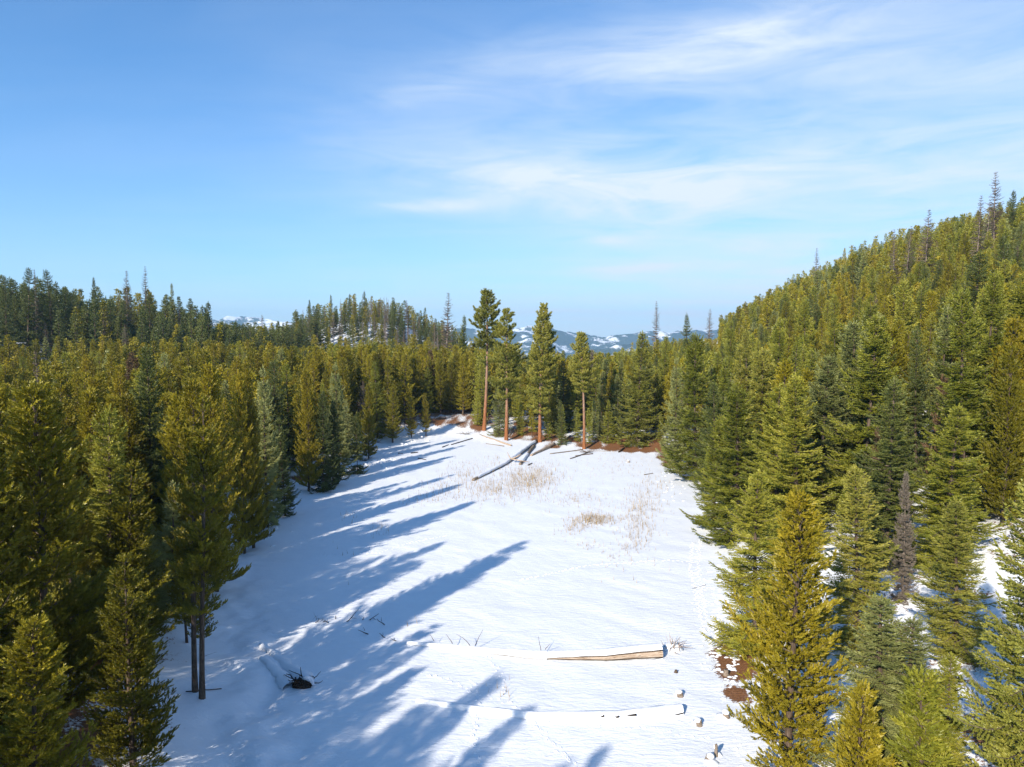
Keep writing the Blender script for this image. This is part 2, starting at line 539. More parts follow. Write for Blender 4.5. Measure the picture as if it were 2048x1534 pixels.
M_PINE = needle_mat('pine_needles', (0.066, 0.066, 0.007), (0.208, 0.186, 0.013), (0.40, 0.325, 0.022))
M_FIR = needle_mat('fir_needles', (0.068, 0.087, 0.012), (0.219, 0.227, 0.024), (0.422, 0.378, 0.051))
M_BLUE = needle_mat('blue_fir_needles', (0.072, 0.092, 0.026), (0.225, 0.240, 0.074), (0.38, 0.385, 0.140))
M_DARK = needle_mat('dark_fir_needles', (0.036, 0.055, 0.016), (0.098, 0.120, 0.029), (0.195, 0.204, 0.045))
M_POND = needle_mat('ponderosa_needles', (0.093, 0.102, 0.018), (0.233, 0.233, 0.037), (0.404, 0.358, 0.062))
M_GOLD = needle_mat('golden_pine_needles', (0.092, 0.080, 0.008), (0.248, 0.205, 0.014), (0.41, 0.315, 0.022))
M_RED = needle_mat('red_dead_needles', (0.065, 0.042, 0.024), (0.165, 0.098, 0.052), (0.28, 0.175, 0.095))
M_GREY = needle_mat('grey_dead_twigs', (0.059, 0.051, 0.040), (0.145, 0.119, 0.092), (0.264, 0.218, 0.172))


def bark_mat(name, c0, c1, c2, sc=(9, 9, 1.6), rough=0.9):
    m, N = material(name)
    co = N.n('ShaderNodeTexCoord').outputs['Object']
    a = N.noise(N.mapping(co, scale=sc), 1.4, 6, 0.7, 0.6)
    c = N.ramp(a, [(0.30, c0), (0.5, c1), (0.72, c2)])
    return finish(m, N, c, rough, 0.1, a, 0.8, 0.04)


M_BARK = bark_mat('grey_brown_bark', (0.035, 0.025, 0.018), (0.10, 0.072, 0.052), (0.19, 0.145, 0.11))
M_BARKPALE = bark_mat('pale_grey_bark', (0.11, 0.085, 0.065), (0.24, 0.19, 0.15), (0.36, 0.30, 0.245))
M_ORANGE = bark_mat('orange_plated_bark', (0.10, 0.035, 0.012), (0.36, 0.125, 0.040), (0.50, 0.21, 0.080), (5, 5, 0.9))
m_or, N = material('ponderosa_bark')
co = N.n('ShaderNodeTexCoord').outputs['Object']
a = N.noise(N.mapping(co, scale=(5, 5, .9)), 1.6, 6, .7, .6)
sz = N.n('ShaderNodeSeparateXYZ'); N.l(co, sz.inputs[0])
up_ = N.math('ADD', N.math('MULTIPLY', sz.outputs[2], .075), N.math('MULTIPLY', a, .5))
c1 = N.ramp(a, [(0.32, (0.07, 0.028, 0.013)), (0.5, (0.27, 0.105, 0.042)), (0.72, (0.40, 0.19, 0.09))])
c2 = N.ramp(a, [(0.32, (0.10, 0.065, 0.045)), (0.5, (0.28, 0.17, 0.115)), (0.72, (0.38, 0.26, 0.19))])
finish(m_or, N, N.mix(N.ramp(up_, [(.45, 0.0), (1.0, 1.0)]), c1, c2), .9, .1, a, .9, .06)
M_PBARK = m_or
M_DARKWOOD = bark_mat('dark_weathered_wood', (0.012, 0.010, 0.009), (0.035, 0.026, 0.020), (0.08, 0.06, 0.048))
M_BLEACH = bark_mat('bleached_bare_wood', (0.13, 0.075, 0.045), (0.42, 0.32, 0.235), (0.62, 0.53, 0.44), (.7, 7, 7))
M_GREYLOG = bark_mat('weathered_grey_log', (0.07, 0.052, 0.038), (0.22, 0.175, 0.135), (0.40, 0.33, 0.27), (1.5, 10, 10))
M_BRANCH = bark_mat('branch_bark', (0.05, 0.038, 0.028), (0.13, 0.10, 0.078), (0.24, 0.19, 0.15))
m_cap, N = material('snow_cap')
co = N.n('ShaderNodeTexCoord').outputs['Object']
finish(m_cap, N, (0.78, 0.80, 0.84), 0.6, 0.25, N.noise(co, 4.0, 5, 0.6), 0.4, 0.12)
M_CAP = m_cap
M_STRAW = needle_mat('dry_straw', (0.16, 0.10, 0.035), (0.40, 0.27, 0.10), (0.60, 0.44, 0.19), 0.0)


# ------------------------------------------------------------------ tree builder
def tuft(n, spread, nl, w, droop=0.0, start=0.0, end=0.85, seed=0):
    """unit tuft along +z: n thin triangles. nl needle length, w half width (fractions of the tuft's length)"""
    r = np.random.default_rng(seed)
    out = []
    for i in range(n):
        s = start + (end - start) * (i + 0.5) / n
        ph = i * 2.39996 + r.uniform(-.4, .4)
        th = spread * (1.15 - 0.65 * s) * r.uniform(0.8, 1.2)
        d = np.array([math.cos(ph) * math.sin(th), math.sin(ph) * math.sin(th), math.cos(th)])
        side = np.cross(d, [r.normal(), r.normal(), r.normal()]); side /= np.linalg.norm(side) + 1e-9
        p0 = np.array([0, 0, s])
        L = nl * r.uniform(.8, 1.2)
        out.append([p0 - side * w + d * L * .05, p0 + side * w + d * L * .05, p0 + d * L])
    return np.array(out)


class Foliage:
    def __init__(self, templates):
        self.tp = templates
        self.P, self.D, self.S, self.W, self.C = [], [], [], [], []

    def add(self, p, d, s, w=1.0, tone=0.5):
        self.P.append(p); self.D.append(d); self.S.append(s); self.W.append(w); self.C.append(tone)

    def build(self, r):
        P = np.array(self.P); D = np.array(self.D); Sc = np.array(self.S); Wd = np.array(self.W); C = np.array(self.C)
        D = D / (np.linalg.norm(D, axis=1)[:, None] + 1e-9)
        ref = r.standard_normal(D.shape)
        A = np.cross(D, ref); A /= np.linalg.norm(A, axis=1)[:, None] + 1e-9
        B = np.cross(D, A)
        pick = r.integers(0, len(self.tp), len(P))
        VV, TT = [], []
        for k, t in enumerate(self.tp):
            m = pick == k
            if not m.any():
                continue
            v = (P[m][:, None, None] + Sc[m][:, None, None, None] * (Wd[m][:, None, None, None] * (t[None, ..., 0:1] * A[m][:, None, None] + t[None, ..., 1:2] * B[m][:, None, None]) + t[None, ..., 2:3] * D[m][:, None, None]))
            VV.append(v.reshape(-1, 3))
            tone = np.repeat(C[m], t.shape[0] * 3) + np.repeat(r.normal(0, .10, m.sum() * t.shape[0]), 3)
            TT.append(tone)
        V = np.vstack(VV); T = np.arange(len(V)).reshape(-1, 3)
        return V, T, np.concatenate(TT)


def limb_mesh(segs, sides=3):
    """segs: list of (points (k,3), r0, r1) -> thin prisms"""
    V, T, n = [], [], 0
    for pts, r0, r1 in segs:
        pts = np.asarray(pts); k = len(pts)
        tan = pts[-1] - pts[0]; tan = tan / (np.linalg.norm(tan) + 1e-9)
        a = np.cross(tan, [0.3, 0.2, 1.0]); a /= np.linalg.norm(a) + 1e-9
        b = np.cross(tan, a)
        rr = np.linspace(r0, r1, k)
        for j in range(sides):
            an = 2 * math.pi * j / sides
            V.append(pts + rr[:, None] * (math.cos(an) * a + math.sin(an) * b))
        for i in range(k - 1):
            for j in range(sides):
                j2 = (j + 1) % sides
                q = (n + j * k + i, n + j2 * k + i, n + j2 * k + i + 1, n + j * k + i + 1)
                T += [(q[0], q[1], q[2]), (q[0], q[2], q[3])]
        n += sides * k
    return np.vstack(V), np.array(T)


def trunk_geo(H, r0, r, bend=0.012, sides=8, n=10, lean=0.0, flare=1.35):
    z = np.linspace(-0.6, H, n)
    bx = bend * H * np.sin(z / H * 3.1 + r.uniform(0, 6)) + lean * z
    by = bend * H * np.sin(z / H * 2.3 + r.uniform(0, 6))
    bx -= bx[0]; by -= by[0]
    pts = np.stack([bx, by, z], -1)
    t = np.clip(z / H, 0, 1)
    rad = r0 * (1 - t) ** 0.75 * (1 + (flare - 1) * np.exp(-np.maximum(z, 0) / (0.04 * H))) + 0.012
    return pts, rad


def make_tree(style, seed, H=14.0, R0=1.6, base=0.15, quality=1.0, r0=None, lean=0.0, gap=0.0):
    """returns dict with trunk mesh, crown mesh (needles + limbs). quality: 1 near, .5 mid, .2 far, .08 very far"""
    r = np.random.default_rng(seed)
    q = quality
    r0 = r0 or H * 0.011
    tp, tr = trunk_geo(H, r0, r, lean=lean, sides=8)

    def axis(z):
        return np.array([np.interp(z, tp[:, 2], tp[:, 0]), np.interp(z, tp[:, 2], tp[:, 1]), z])

    nn = {1.0: 13, 0.5: 8, 0.2: 5, 0.08: 3}[q]
    big = {1.0: 1.0, 0.5: 1.3, 0.2: 2.0, 0.08: 3.6}[q]
    if style == 'pine':
        tps = [tuft(nn, 0.62 if q > .3 else 1.0, 0.38 if q > .3 else .72, (0.092 if q > .3 else .13) * (13 / nn) ** 0.5, seed=s) for s in range(4)]
    elif style == 'ponderosa':
        tps = [tuft(nn + 3, 1.05, 0.72, 0.12 * (13 / nn) ** 0.6, seed=s) for s in range(4)]
    else:
        tps = [tuft(max(nn - 3, 3), 0.66 if q > .3 else .95, 0.38 if q > .3 else .60, (0.100 if q > .3 else .14) * (10 / max(nn - 3, 3)) ** 0.5, seed=s, start=-.05, end=.9) for s in range(4)]
    fo = Foliage(tps)
    limbs = []
    zb = base * H
    z = zb
    phase = r.uniform(0, 6.28)
    lump = [r.uniform(.62, 1.28, 7) for _ in range(40)]
    while z < H - 0.25:
        t = (z - zb) / (H - zb)
        if style == 'pine':
            sp = 0.56; nb = 5; prof = R0 * (min(1, 0.8 + t * 1.6)) * (1 - t) ** 0.66 * 1.05 + 0.12; e0 = R(8 + 46 * t)
        elif style == 'ponderosa':
            sp = 0.62; nb = 5; prof = R0 * min(1, 0.5 + 2.0 * t) * (1 - t ** 2.2) ** 0.8 + 0.25; e0 = R(-8 + 48 * t)
        elif style == 'larch':
            sp = 0.45; nb = 5; prof = R0 * (1 - t) ** 0.8 + 0.15; e0 = R(-6 + 30 * t)
        else:
            sp = 0.47; nb = 6; prof = R0 * (1 - t) ** 0.74 * min(1, .8 + t * 2) + 0.10; e0 = R(-16 + 52 * t ** 1.3)
        sp *= {1.0: 1, 0.5: 1.25, 0.2: 1.9, 0.08: 3.4}[q] * (H / 14.0) ** 0.5
        if gap and r.random() < gap:
            z += sp; phase += 1.0
            continue
        nbk = nb if q > .3 else (4 if q > .1 else 3)
        for b in range(nbk + int(r.integers(0, 2))):
            ph = phase + b * 6.283 / nbk + r.uniform(-.3, .3)
            lob = lump[int(z * 0.9) % 40][int((ph % 6.283) / 6.283 * 7) % 7]
            L = prof * r.uniform(.72, 1.15) * lob
            if style in ('pine', 'larch') and r.random() < .08:
                L *= 1.25
            if L < .12:
                L = .12
            e = e0 + R(r.normal(0, 7))
            out = np.array([math.cos(ph), math.sin(ph), 0])
            sidev = np.array([-out[1], out[0], 0])
            z0 = z + r.uniform(-.12, .12)
            p0 = axis(z0)
            curl = {'pine': 0.30, 'ponderosa': 0.30, 'larch': 0.12}.get(style, 0.20)
            sag = {'pine': 0.0, 'ponderosa': 0.05, 'larch': 0.08}.get(style, 0.16) * (1 - t)
            swing = r.normal(0, .10)

            def P(s):
                return p0 + L * (s * math.cos(e) * out + swing * s * s * sidev) + np.array([0, 0, L * (s * math.sin(e) - sag * math.sin(s * 3.14) + curl * s ** 2.5)])

            ss = np.linspace(0, 1, 5 if q > .4 else 3)
            rad = (0.012 + 0.011 * L) * (1 if q > .3 else 1.5) * (2.6 if style == 'larch' else 1)
            limbs.append((np.array([P(s) for s in ss]), rad, 0.006))
            btone = 0.5 + r.normal(0, .17)
            if style == 'larch':
                nt = int(L / 0.28 / (1 if q > .3 else 2)) + 1
                for k in range(nt):
                    s = 0.15 + .85 * (k + .5) / nt
                    p = P(s); sgn = 1 if k % 2 else -1
                    l2 = (0.35 * L * (1 - s) + 0.22) * r.uniform(.6, 1.3)
                    d2 = out * .7 + sidev * sgn * .9 + np.array([0, 0, r.uniform(-.3, .5)])
                    limbs.append((np.array([p, p + d2 * l2]), 0.045 if q > .3 else .05, 0.015))
                continue
            if style == 'pine':
                step = 0.19 * big; s_in = 0.15
            elif style == 'ponderosa':
                step = 0.22 * big ** .7; s_in = 0.30
            else:
                step = 0.130 * big; s_in = 0.10
            nt = max(1, int(L * (1 - s_in) / step + .5))
            for k in range(nt):
                s = s_in + (1 - s_in) * (k + r.uniform(.2, .8)) / nt
                p = P(s)
                sgns = (1, -1) if style == 'fir' or (style == 'pine' and q > .3) else ((1,) if k % 2 else (-1,))
                for sgn in sgns:
                    if style == 'fir':
                        l2 = min(0.75, 0.42 * L * (1 - s) + 0.16) * r.uniform(.75, 1.2)
                        d2 = out * 0.75 + sidev * sgn * 0.85 + np.array([0, 0, r.normal(.02, .16) + 0.35 * math.sin(e) + .12])
                    else:
                        l2 = (0.34 * L * (1 - s) + 0.20) * r.uniform(.7, 1.3) * (1.4 if style == 'ponderosa' else 1)
                        d2 = out * 0.62 + sidev * sgn * r.uniform(.4, 1.0) + np.array([0, 0, r.uniform(0.15, .8)])
                    d2 = d2 / np.linalg.norm(d2)
                    tl = {'pine': 0.36, 'ponderosa': 0.46}.get(style, 0.26) * big * r.uniform(.85, 1.15)
                    if style == 'fir':
                        m = max(1, int(l2 / (tl * .8) + .5))
                        for j in range(m):
                            a = j / m
                            fo.add(p + d2 * l2 * a + np.array([0, 0, -.05 * a * l2]), d2 + np.array([0, 0, .12 * a]), max(tl, l2 / m * 1.05), 1.0, btone + r.normal(0, .07) + .10 * a)
                    else:
                        m = max(1, int(l2 / (tl * .5) + .5))
                        for j in range(m):
                            a = (j + .4) / m
                            up = np.array([0, 0, (.20 + .50 * a) if q > .3 else .12])
                            fo.add(p + d2 * l2 * a + r.normal(0, .03, 3), d2 + up + r.normal(0, .25, 3), tl, 1.0, btone + r.normal(0, .09) + .12 * a)
            # the branch's own end
            fo.add(P(.93), (P(1) - P(.85)) + np.array([0, 0, .05]), {'pine': .34, 'ponderosa': .5}.get(style, .28) * big ** .8, 1.0, btone + .15)
        phase += 0.9
        z += sp * r.uniform(.8, 1.2) * (1 - .35 * t)
    # leader
    if style != 'larch':
        for k in range(4):
            fo.add(axis(H - .1 - .16 * k * big ** .5), np.array([r.normal(0, .12), r.normal(0, .12), 1.0]), .36 * big ** .6, .8, .65)
    # a few dead twigs under the crown
    if style in ('pine', 'ponderosa') and q > .3:
        z = zb * 0.35
        while z < zb:
            ph = r.uniform(0, 6.28); l = r.uniform(.2, .9)
            p0 = axis(z); d = np.array([math.cos(ph), math.sin(ph), r.uniform(-.3, .2)])
            limbs.append((np.array([p0, p0 + d * l]), .014, .005))
            z += r.uniform(.25, .7) * (H / 14)
    G = Geo()
    G.tube(tp, tr, sides=8 if q > .3 else 5, cap=False, jitter=0.04, jr=r)
    trunk = (np.vstack(G.V), np.vstack(G.T))
    LV, LT = limb_mesh(limbs)
    if style == 'larch':
        return dict(H=H, trunk=trunk, limbs=(LV, LT), leaf=None)
    return dict(H=H, trunk=trunk, limbs=(LV, LT), leaf=fo.build(r))


def to_meshes(name, d, mbark, mneedle, mlimb):
    tm = fast_mesh(name + '_trunk', d['trunk'][0], d['trunk'][1], [mbark], smooth=True)
    LV, LT = d['limbs']
    if d['leaf'] is None:
        cm = fast_mesh(name + '_branches', LV, LT, [mlimb])
    else:
        FV, FT, FC = d['leaf']
        V = np.vstack([FV, LV]); T = np.vstack([FT, LT + len(FV)])
        cm = fast_mesh(name + '_crown', V, T, [mneedle, mlimb], np.concatenate([np.zeros(len(FT)), np.ones(len(LT))]), np.concatenate([FC, np.full(len(LV), .5)]))
    return tm, cm


def to_joined(name, d, mbark, mneedle, mlimb):
    TV, TT = d['trunk']; LV, LT = d['limbs']
    if d['leaf'] is None:
        V = np.vstack([TV, LV]); T = np.vstack([TT, LT + len(TV)])
        return fast_mesh(name, V, T, [mbark, mlimb], np.concatenate([np.zeros(len(TT)), np.ones(len(LT))]))
    FV, FT, FC = d['leaf']
    V = np.vstack([FV, LV, TV]); T = np.vstack([FT, LT + len(FV), TT + len(FV) + len(LV)])
    mi = np.concatenate([np.zeros(len(FT)), np.ones(len(LT)), np.full(len(TT), 2)])
    return fast_mesh(name, V, T, [mneedle, mlimb, mbark], mi, np.concatenate([FC, np.full(len(LV) + len(TV), .5)]))


LIB = {}     # key -> list of (H, trunk mesh, crown mesh)


def lib(key, count, style, q, mb, mn, **kw):
    out = []
    for i in range(count):
        k2 = dict(kw)
        r = np.random.default_rng(hash_seed(key) + i)
        k2['R0'] = kw['R0'] * r.uniform(.85, 1.18)
        k2['base'] = max(0.02, kw['base'] * r.uniform(.6, 1.4))
        d = make_tree(style, hash_seed(key) + 31 * i, quality=q, **k2)
        out.append((d['H'], *to_meshes(key + '_%d' % i, d, mb, mn, M_BRANCH)))
    LIB[key] = out


def hash_seed(s):
    v = 7
    for c in s:
        v = (v * 131 + ord(c)) % 1000003
    return v


lib('pine_near', 6, 'pine', 1.0, M_BARK, M_PINE, H=14, R0=2.45, base=.05, gap=.05)
lib('fir_near', 6, 'fir', 1.0, M_BARK, M_FIR, H=13, R0=2.95, base=.03, gap=.05)
lib('pine_mid', 5, 'pine', 0.5, M_BARK, M_PINE, H=16, R0=2.2, base=.07, gap=.06)
lib('fir_mid', 5, 'fir', 0.5, M_BARK, M_FIR, H=16, R0=3.1, base=.03, gap=.06)
lib('pine_far', 5, 'pine', 0.2, M_BARK, M_PINE, H=17, R0=2.2, base=.10)
lib('fir_far', 5, 'fir', 0.2, M_BARK, M_FIR, H=18, R0=3.1, base=.05)
lib('sapling', 2, 'pine', 1.0, M_BARK, M_PINE, H=6, R0=.85, base=.05)
lib('larch', 3, 'larch', 0.5, M_BARKPALE, None, H=22, R0=3.3, base=.25)

TREES = []       # (x, y, z, H) of everything planted, for spacing


def plant(kind, x, y, H, label, width=1.0, mat=None, group=None, name=None, cat=None, variant=None, bark=None, rz=None, sink=0.0, lean=0.0):
    z = hgt(x, y) - sink
    lst = LIB[kind]
    H0, tm, cm = lst[(variant if variant is not None else int(rng.integers(0, len(lst)))) % len(lst)]
    nm = name or {'pine': 'pine_tree', 'fir_': 'fir_tree', 'sapl': 'pine_sapling', 'larc': 'dead_tree', 'pond': 'ponderosa_pine'}[kind[:4]]
    t = thing(nm, label, cat or {'pine_tree': 'pine', 'fir_tree': 'fir', 'pine_sapling': 'sapling', 'dead_tree': 'dead tree', 'ponderosa_pine': 'pine'}[nm], (x, y, z),
              rng.uniform(0, 6.28) if rz is None else rz, group)
    t.rotation_euler = (0, R(lean), 0) if lean else (R(rng.normal(0, 1.1)), R(rng.normal(0, 1.1)), t.rotation_euler[2])
    s = H / H0
    t.scale = (s * width, s * width, s)
    tr = link('trunk', tm, t)
    cr = link('crown' if not kind.startswith('larch') else 'branches', cm, t)
    if kind.startswith('larch'):
        cr['kind'] = 'stuff'
    if mat is not None and cm.materials:
        cr.material_slots[0].link = 'OBJECT'; cr.material_slots[0].material = mat
    if bark is not None:
        tr.material_slots[0].link = 'OBJECT'; tr.material_slots[0].material = bark
    TREES.append((x, y, z, H))
    return t


def by_top(px, py, d):
    """x, y and height of a tree whose tip shows at (px, py) and that stands d metres ahead"""
    v = pix_dir(px, py)
    t = d / v[1]
    x = v[0] * t
    return x, d, CAM_H + v[2] * t - hgt(x, d)

# ------------------------------------------------------------------ trees that the photo lets one pick out
HAND = [
    # kind, px, py of the tip, distance, width, material, label
    ('pine_near', 48, 1250, 27, 1.2, None, 'young bushy olive pine filling the bottom left corner'),
    ('pine_near', 250, 1118, 34, 1.15, None, 'bushy pine rising from the bottom edge, in front of the twin-trunked pine'),
    ('pine_near', 52, 775, 35, 1.25, None, 'tall shaggy pine with bare grey twigs at the left edge'),
    ('pine_near', -60, 830, 32, 1.2, None, 'pine cut off by the left edge beside the tall shaggy pine'),
    ('pine_near', 126, 880, 43, 0.75, M_GOLD, 'narrow pointed pine just beside the tall shaggy pine at the left edge'),
    ('pine_near', 240, 938, 45, 1.35, None, 'broad golden-green pine between the shaggy edge pine and the twin-trunked pine'),
    ('fir_near', 338, 965, 56, 0.95, M_BLUE, 'small pale green fir half hidden behind the twin-trunked pine'),
    ('fir_near', 300, 1035, 52, 0.9, M_BLUE, 'smaller pale fir in the shade left of the small pale green fir'),
    ('fir_near', 288, 690, 66, 0.85, M_DARK, 'tall dark layered fir standing over the pines left of the twin-trunked pine'),
    ('pine_near', 205, 822, 58, 1.1, None, 'round-topped olive pine behind the broad golden-green pine'),
    ('pine_near', 100, 800, 54, 1.15, None, 'olive pine right behind the tall shaggy pine at the left edge'),
    ('pine_near', 420, 735, 62, 0.9, M_GOLD, 'slim bright pine rising directly behind the twin-trunked pine'),
    ('pine_near', 352, 800, 60, 1.0, None, 'pine just left behind the twin-trunked pine crown'),
    ('pine_near', 480, 752, 74, 0.62, M_GOLD, 'very slim yellow-green pine right of the twin-trunked pine top'),
    ('pine_near', 498, 742, 76, 0.70, M_GOLD, 'second slim yellow-green pine beside the very slim one'),
    ('fir_near', 528, 735, 84, 0.9, M_BLUE, 'pale fir with snow specks right of the slim yellow-green pines'),
    ('fir_near', 566, 835, 90, 0.95, M_DARK, 'dark fir at the snow edge above the dead bush'),
    ('pine_near', 612, 742, 104, 0.95, M_GOLD, 'ragged golden pine with a dead grey broken limb at the left snow edge'),
    ('fir_near', 642, 785, 104, 0.9, M_DARK, 'dark green fir just right of the ragged golden pine'),
    ('fir_near', 675, 728, 116, 1.1, M_BLUE, 'dense bluish fir over the left bank, tallest of the firs at the snow edge'),
    ('fir_near', 662, 800, 108, 0.8, M_DARK, 'small dark fir in front of the dense bluish fir'),
    ('fir_near', 713, 832, 118, 0.9, M_DARK, 'lowest dark fir reaching down to the snow on the left bank'),
    ('pine_near', 735, 770, 132, 1.0, None, 'olive pine at the left snow edge beyond the dark firs'),
    ('pine_mid', 784, 768, 152, 1.1, None, 'small cone-shaped conifer standing forward on the snow at the left bank'),
    ('fir_mid', 855, 735, 184, 1.1, M_FIR, 'broad cone-shaped fir with skirt on brown ground at the far left bank'),
    ('pine_mid', 905, 752, 190, 1.2, None, 'conifer with a rusty top patch next to the broad cone-shaped fir'),
    ('pine_mid', 932, 742, 196, 1.0, None, 'pine filling the gap left of the leftmost tall ponderosa'),
    ('fir_mid', 962, 722, 172, 1.0, M_FIR, 'green fir directly behind the leftmost tall ponderosa trunk'),
    ('fir_mid', 998, 775, 160, 1.2, M_BLUE, 'small grey-green fir between the two leftmost ponderosa trunks'),
    ('fir_mid', 1102, 792, 160, 1.15, M_FIR, 'small bright fir just right of the central ponderosa trunk'),
    ('fir_mid', 1152, 742, 162, 0.95, M_FIR, 'green fir behind the bare orange trunk of the rightmost ponderosa'),
    ('fir_mid', 1186, 700, 178, 0.8, M_GREY, 'grey half-dead fir right of the rightmost ponderosa'),
    ('fir_mid', 1236, 750, 152, 0.95, M_BLUE, 'pale fir on the brown bank left of the big golden fir'),
    ('fir_mid', 1216, 800, 148, 0.9, M_FIR, 'small fir at the left end of the brown bank'),
    ('fir_near', 1276, 665, 146, 1.2, M_POND, 'big golden-green fir standing in the middle of the brown bank'),
    ('fir_mid', 1326, 672, 168, 0.9, M_FIR, 'fir behind the brown bank right of the big golden-green fir'),
    ('fir_mid', 1376, 628, 196, 0.8, M_DARK, 'tall dark spire of a fir on the skyline above the far bank'),
    ('fir_near', 1352, 716, 124, 0.85, M_BLUE, 'pale green fir with bare lower trunk on the small brown patch'),
    ('fir_near', 1397, 668, 112, 1.1, M_FIR, 'tall yellow-green fir at the right bank where the snow bends'),
    ('fir_near', 1440, 720, 104, 0.9, M_FIR, 'fir behind the first big spruce on the right bank'),
    ('fir_near', 1476, 768, 77, 1.4, M_FIR, 'first big dense spruce overhanging the snow on the right bank'),
    ('fir_near', 1432, 830, 84, 1.1, M_FIR, 'lower dense spruce at the very snow edge left of the big dense spruce'),
    ('fir_near', 1522, 700, 88, 1.25, M_POND, 'spruce with layered boughs right behind the first big dense spruce'),
    ('fir_near', 1562, 772, 70, 1.3, M_FIR, 'golden-green spruce right of the first big dense spruce'),
    ('fir_near', 1520, 945, 50.5, 1.2, M_FIR, 'spruce standing on the brown mound at the right snow edge'),
    ('pine_near', 1590, 985, 36, 1.2, M_GOLD, 'golden open-crowned pine reaching over the snow from the lower right'),
    ('fir_near', 1605, 752, 64, 1.25, M_FIR, 'spruce whose dark trunk stands above the cut stump on the slope'),
    ('fir_near', 1645, 712, 74, 1.25, M_BLUE, 'pale grey-green spruce left of the broad pale one on the right slope'),
    ('fir_near', 1704, 642, 80, 1.4, M_BLUE, 'broadest pale grey-green spruce on the right slope'),
    ('fir_near', 1760, 652, 78, 1.3, M_BLUE, 'pale spruce merging with the right side of the broadest pale spruce'),
    ('fir_near', 1725, 935, 45, 1.15, M_POND, 'perfect cone-shaped light spruce on the lower right slope'),
    ('fir_near', 1774, 1198, 33, 1.5, M_BLUE, 'light green young fir, leftmost of the small firs at the bottom right'),
    ('fir_near', 1838, 1235, 33, 1.4, M_BLUE, 'light green young fir just right of the leftmost small fir'),
    ('sapling', 1722, 1372, 30, 0.9, M_GOLD, 'thin yellow sapling with a visible stem at the bottom edge'),
    ('sapling', 1860, 1352, 30, 1.1, M_FIR, 'small green sapling at the bottom edge beneath the conical spruces'),
    ('fir_near', 1905, 1305, 31, 0.85, M_FIR, 'short fir at the bottom right beside the snowy stumps'),
    ('fir_near', 1926, 1000, 41, 1.2, M_POND, 'tall light spruce with visible pale stem near the right edge'),
    ('fir_near', 1900, 812, 52, 1.3, M_FIR, 'open-branched spruce with pale trunk behind the tall light spruce'),
    ('fir_near', 2095, 905, 26.5, 0.95, M_POND, 'large near spruce cut off by the right edge'),
    ('fir_mid', 1846, 655, 72, 0.8, M_DARK, 'dark green fir with a long bare pale trunk on the right slope'),
    ('pine_near', 2025, 640, 60, 1.2, M_GOLD, 'big orange-golden pine at the right edge'),
    ('fir_mid', 1962, 505, 102, 1.5, M_DARK, 'large dark fir high on the slope near the right edge'),
    ('fir_mid', 2016, 470, 112, 0.9, M_DARK, 'dark fir beside the large dark fir, touching the right edge'),
    ('fir_near', 1800, 560, 108, 1.0, M_FIR, 'dense olive fir above the broad pale spruces'),
    ('fir_near', 1740, 590, 120, 1.0, M_FIR, 'olive fir left above the broad pale spruces'),
    ('fir_near', 1905, 590, 92, 0.95, M_FIR, 'fir left of the large dark fir on the upper slope'),
    ('fir_near', 1560, 640, 118, 0.95, M_FIR, 'fir with open top in the middle of the right slope'),
    ('fir_near', 1500, 660, 128, 0.95, M_POND, 'golden-green fir in the band above the first big spruce'),
    ('fir_near', 1615, 600, 140, 0.95, M_FIR, 'fir with pointed top midway up the right hillside'),
    ('fir_near', 1465, 640, 150, 0.8, M_FIR, 'slim fir on the skyline side of the right bank'),
    ('fir_mid', 2035, 380, 190, 0.8, M_DARK, 'dark fir on the ridge at the right edge beside the tall bare snag'),
    ('fir_mid', 45, 538, 232, 1.1, M_DARK, 'tall dark fir on the skyline near the left edge'),
    ('fir_mid', 98, 540, 236, 1.15, M_DARK, 'tall dark ragged fir on the left skyline with a double top'),
    ('fir_mid', 183, 556, 262, 0.6, M_DARK, 'slim dark fir spire on the left skyline'),
    ('fir_mid', 140, 585, 240, .9, M_DARK, 'dark round-shouldered fir between two taller skyline firs'),
    ('fir_mid', 8, 552, 222, 0.8, M_DARK, 'dark fir on the skyline cut by the left edge'),
    ('fir_mid', 340, 568, 282, 0.55, M_BLUE, 'slim pale fir spire right of the two bare snags'),
    ('fir_mid', 250, 600, 258, 1.3, M_DARK, 'broad dark fir under the bare snag on the left skyline'),
    ('fir_mid', 300, 590, 262, 1.2, M_DARK, 'dark fir in front of the taller bare snag'),
    ('fir_mid', 920, 632, 262, 0.75, M_FIR, 'fir spire with thin top left of the tall ponderosas'),
    ('fir_mid', 728, 580, 386, 0.8, M_DARK, 'tallest fir on top of the snowy knoll'),
    ('fir_mid', 700, 588, 384, 0.8, M_DARK, 'green fir in front of the snow on the knoll'),
    ('fir_mid', 662, 590, 392, 0.7, M_DARK, 'dark fir at the left of the knoll top'),
    ('fir_mid', 620, 600, 396, 0.7, M_DARK, 'small dark fir spire at the left end of the knoll'),
]
for (kind, px, py, d, w, mat, label) in HAND:
    if 500 < px < 740 and d < 140:
        w *= .80
    x, y, H = by_top(px, py, d)
    k = kind if kind in LIB else 'fir_near'
    t = plant(k, x, y, H, label, w * (13.0 / max(H, 6)) ** 0.25, mat)

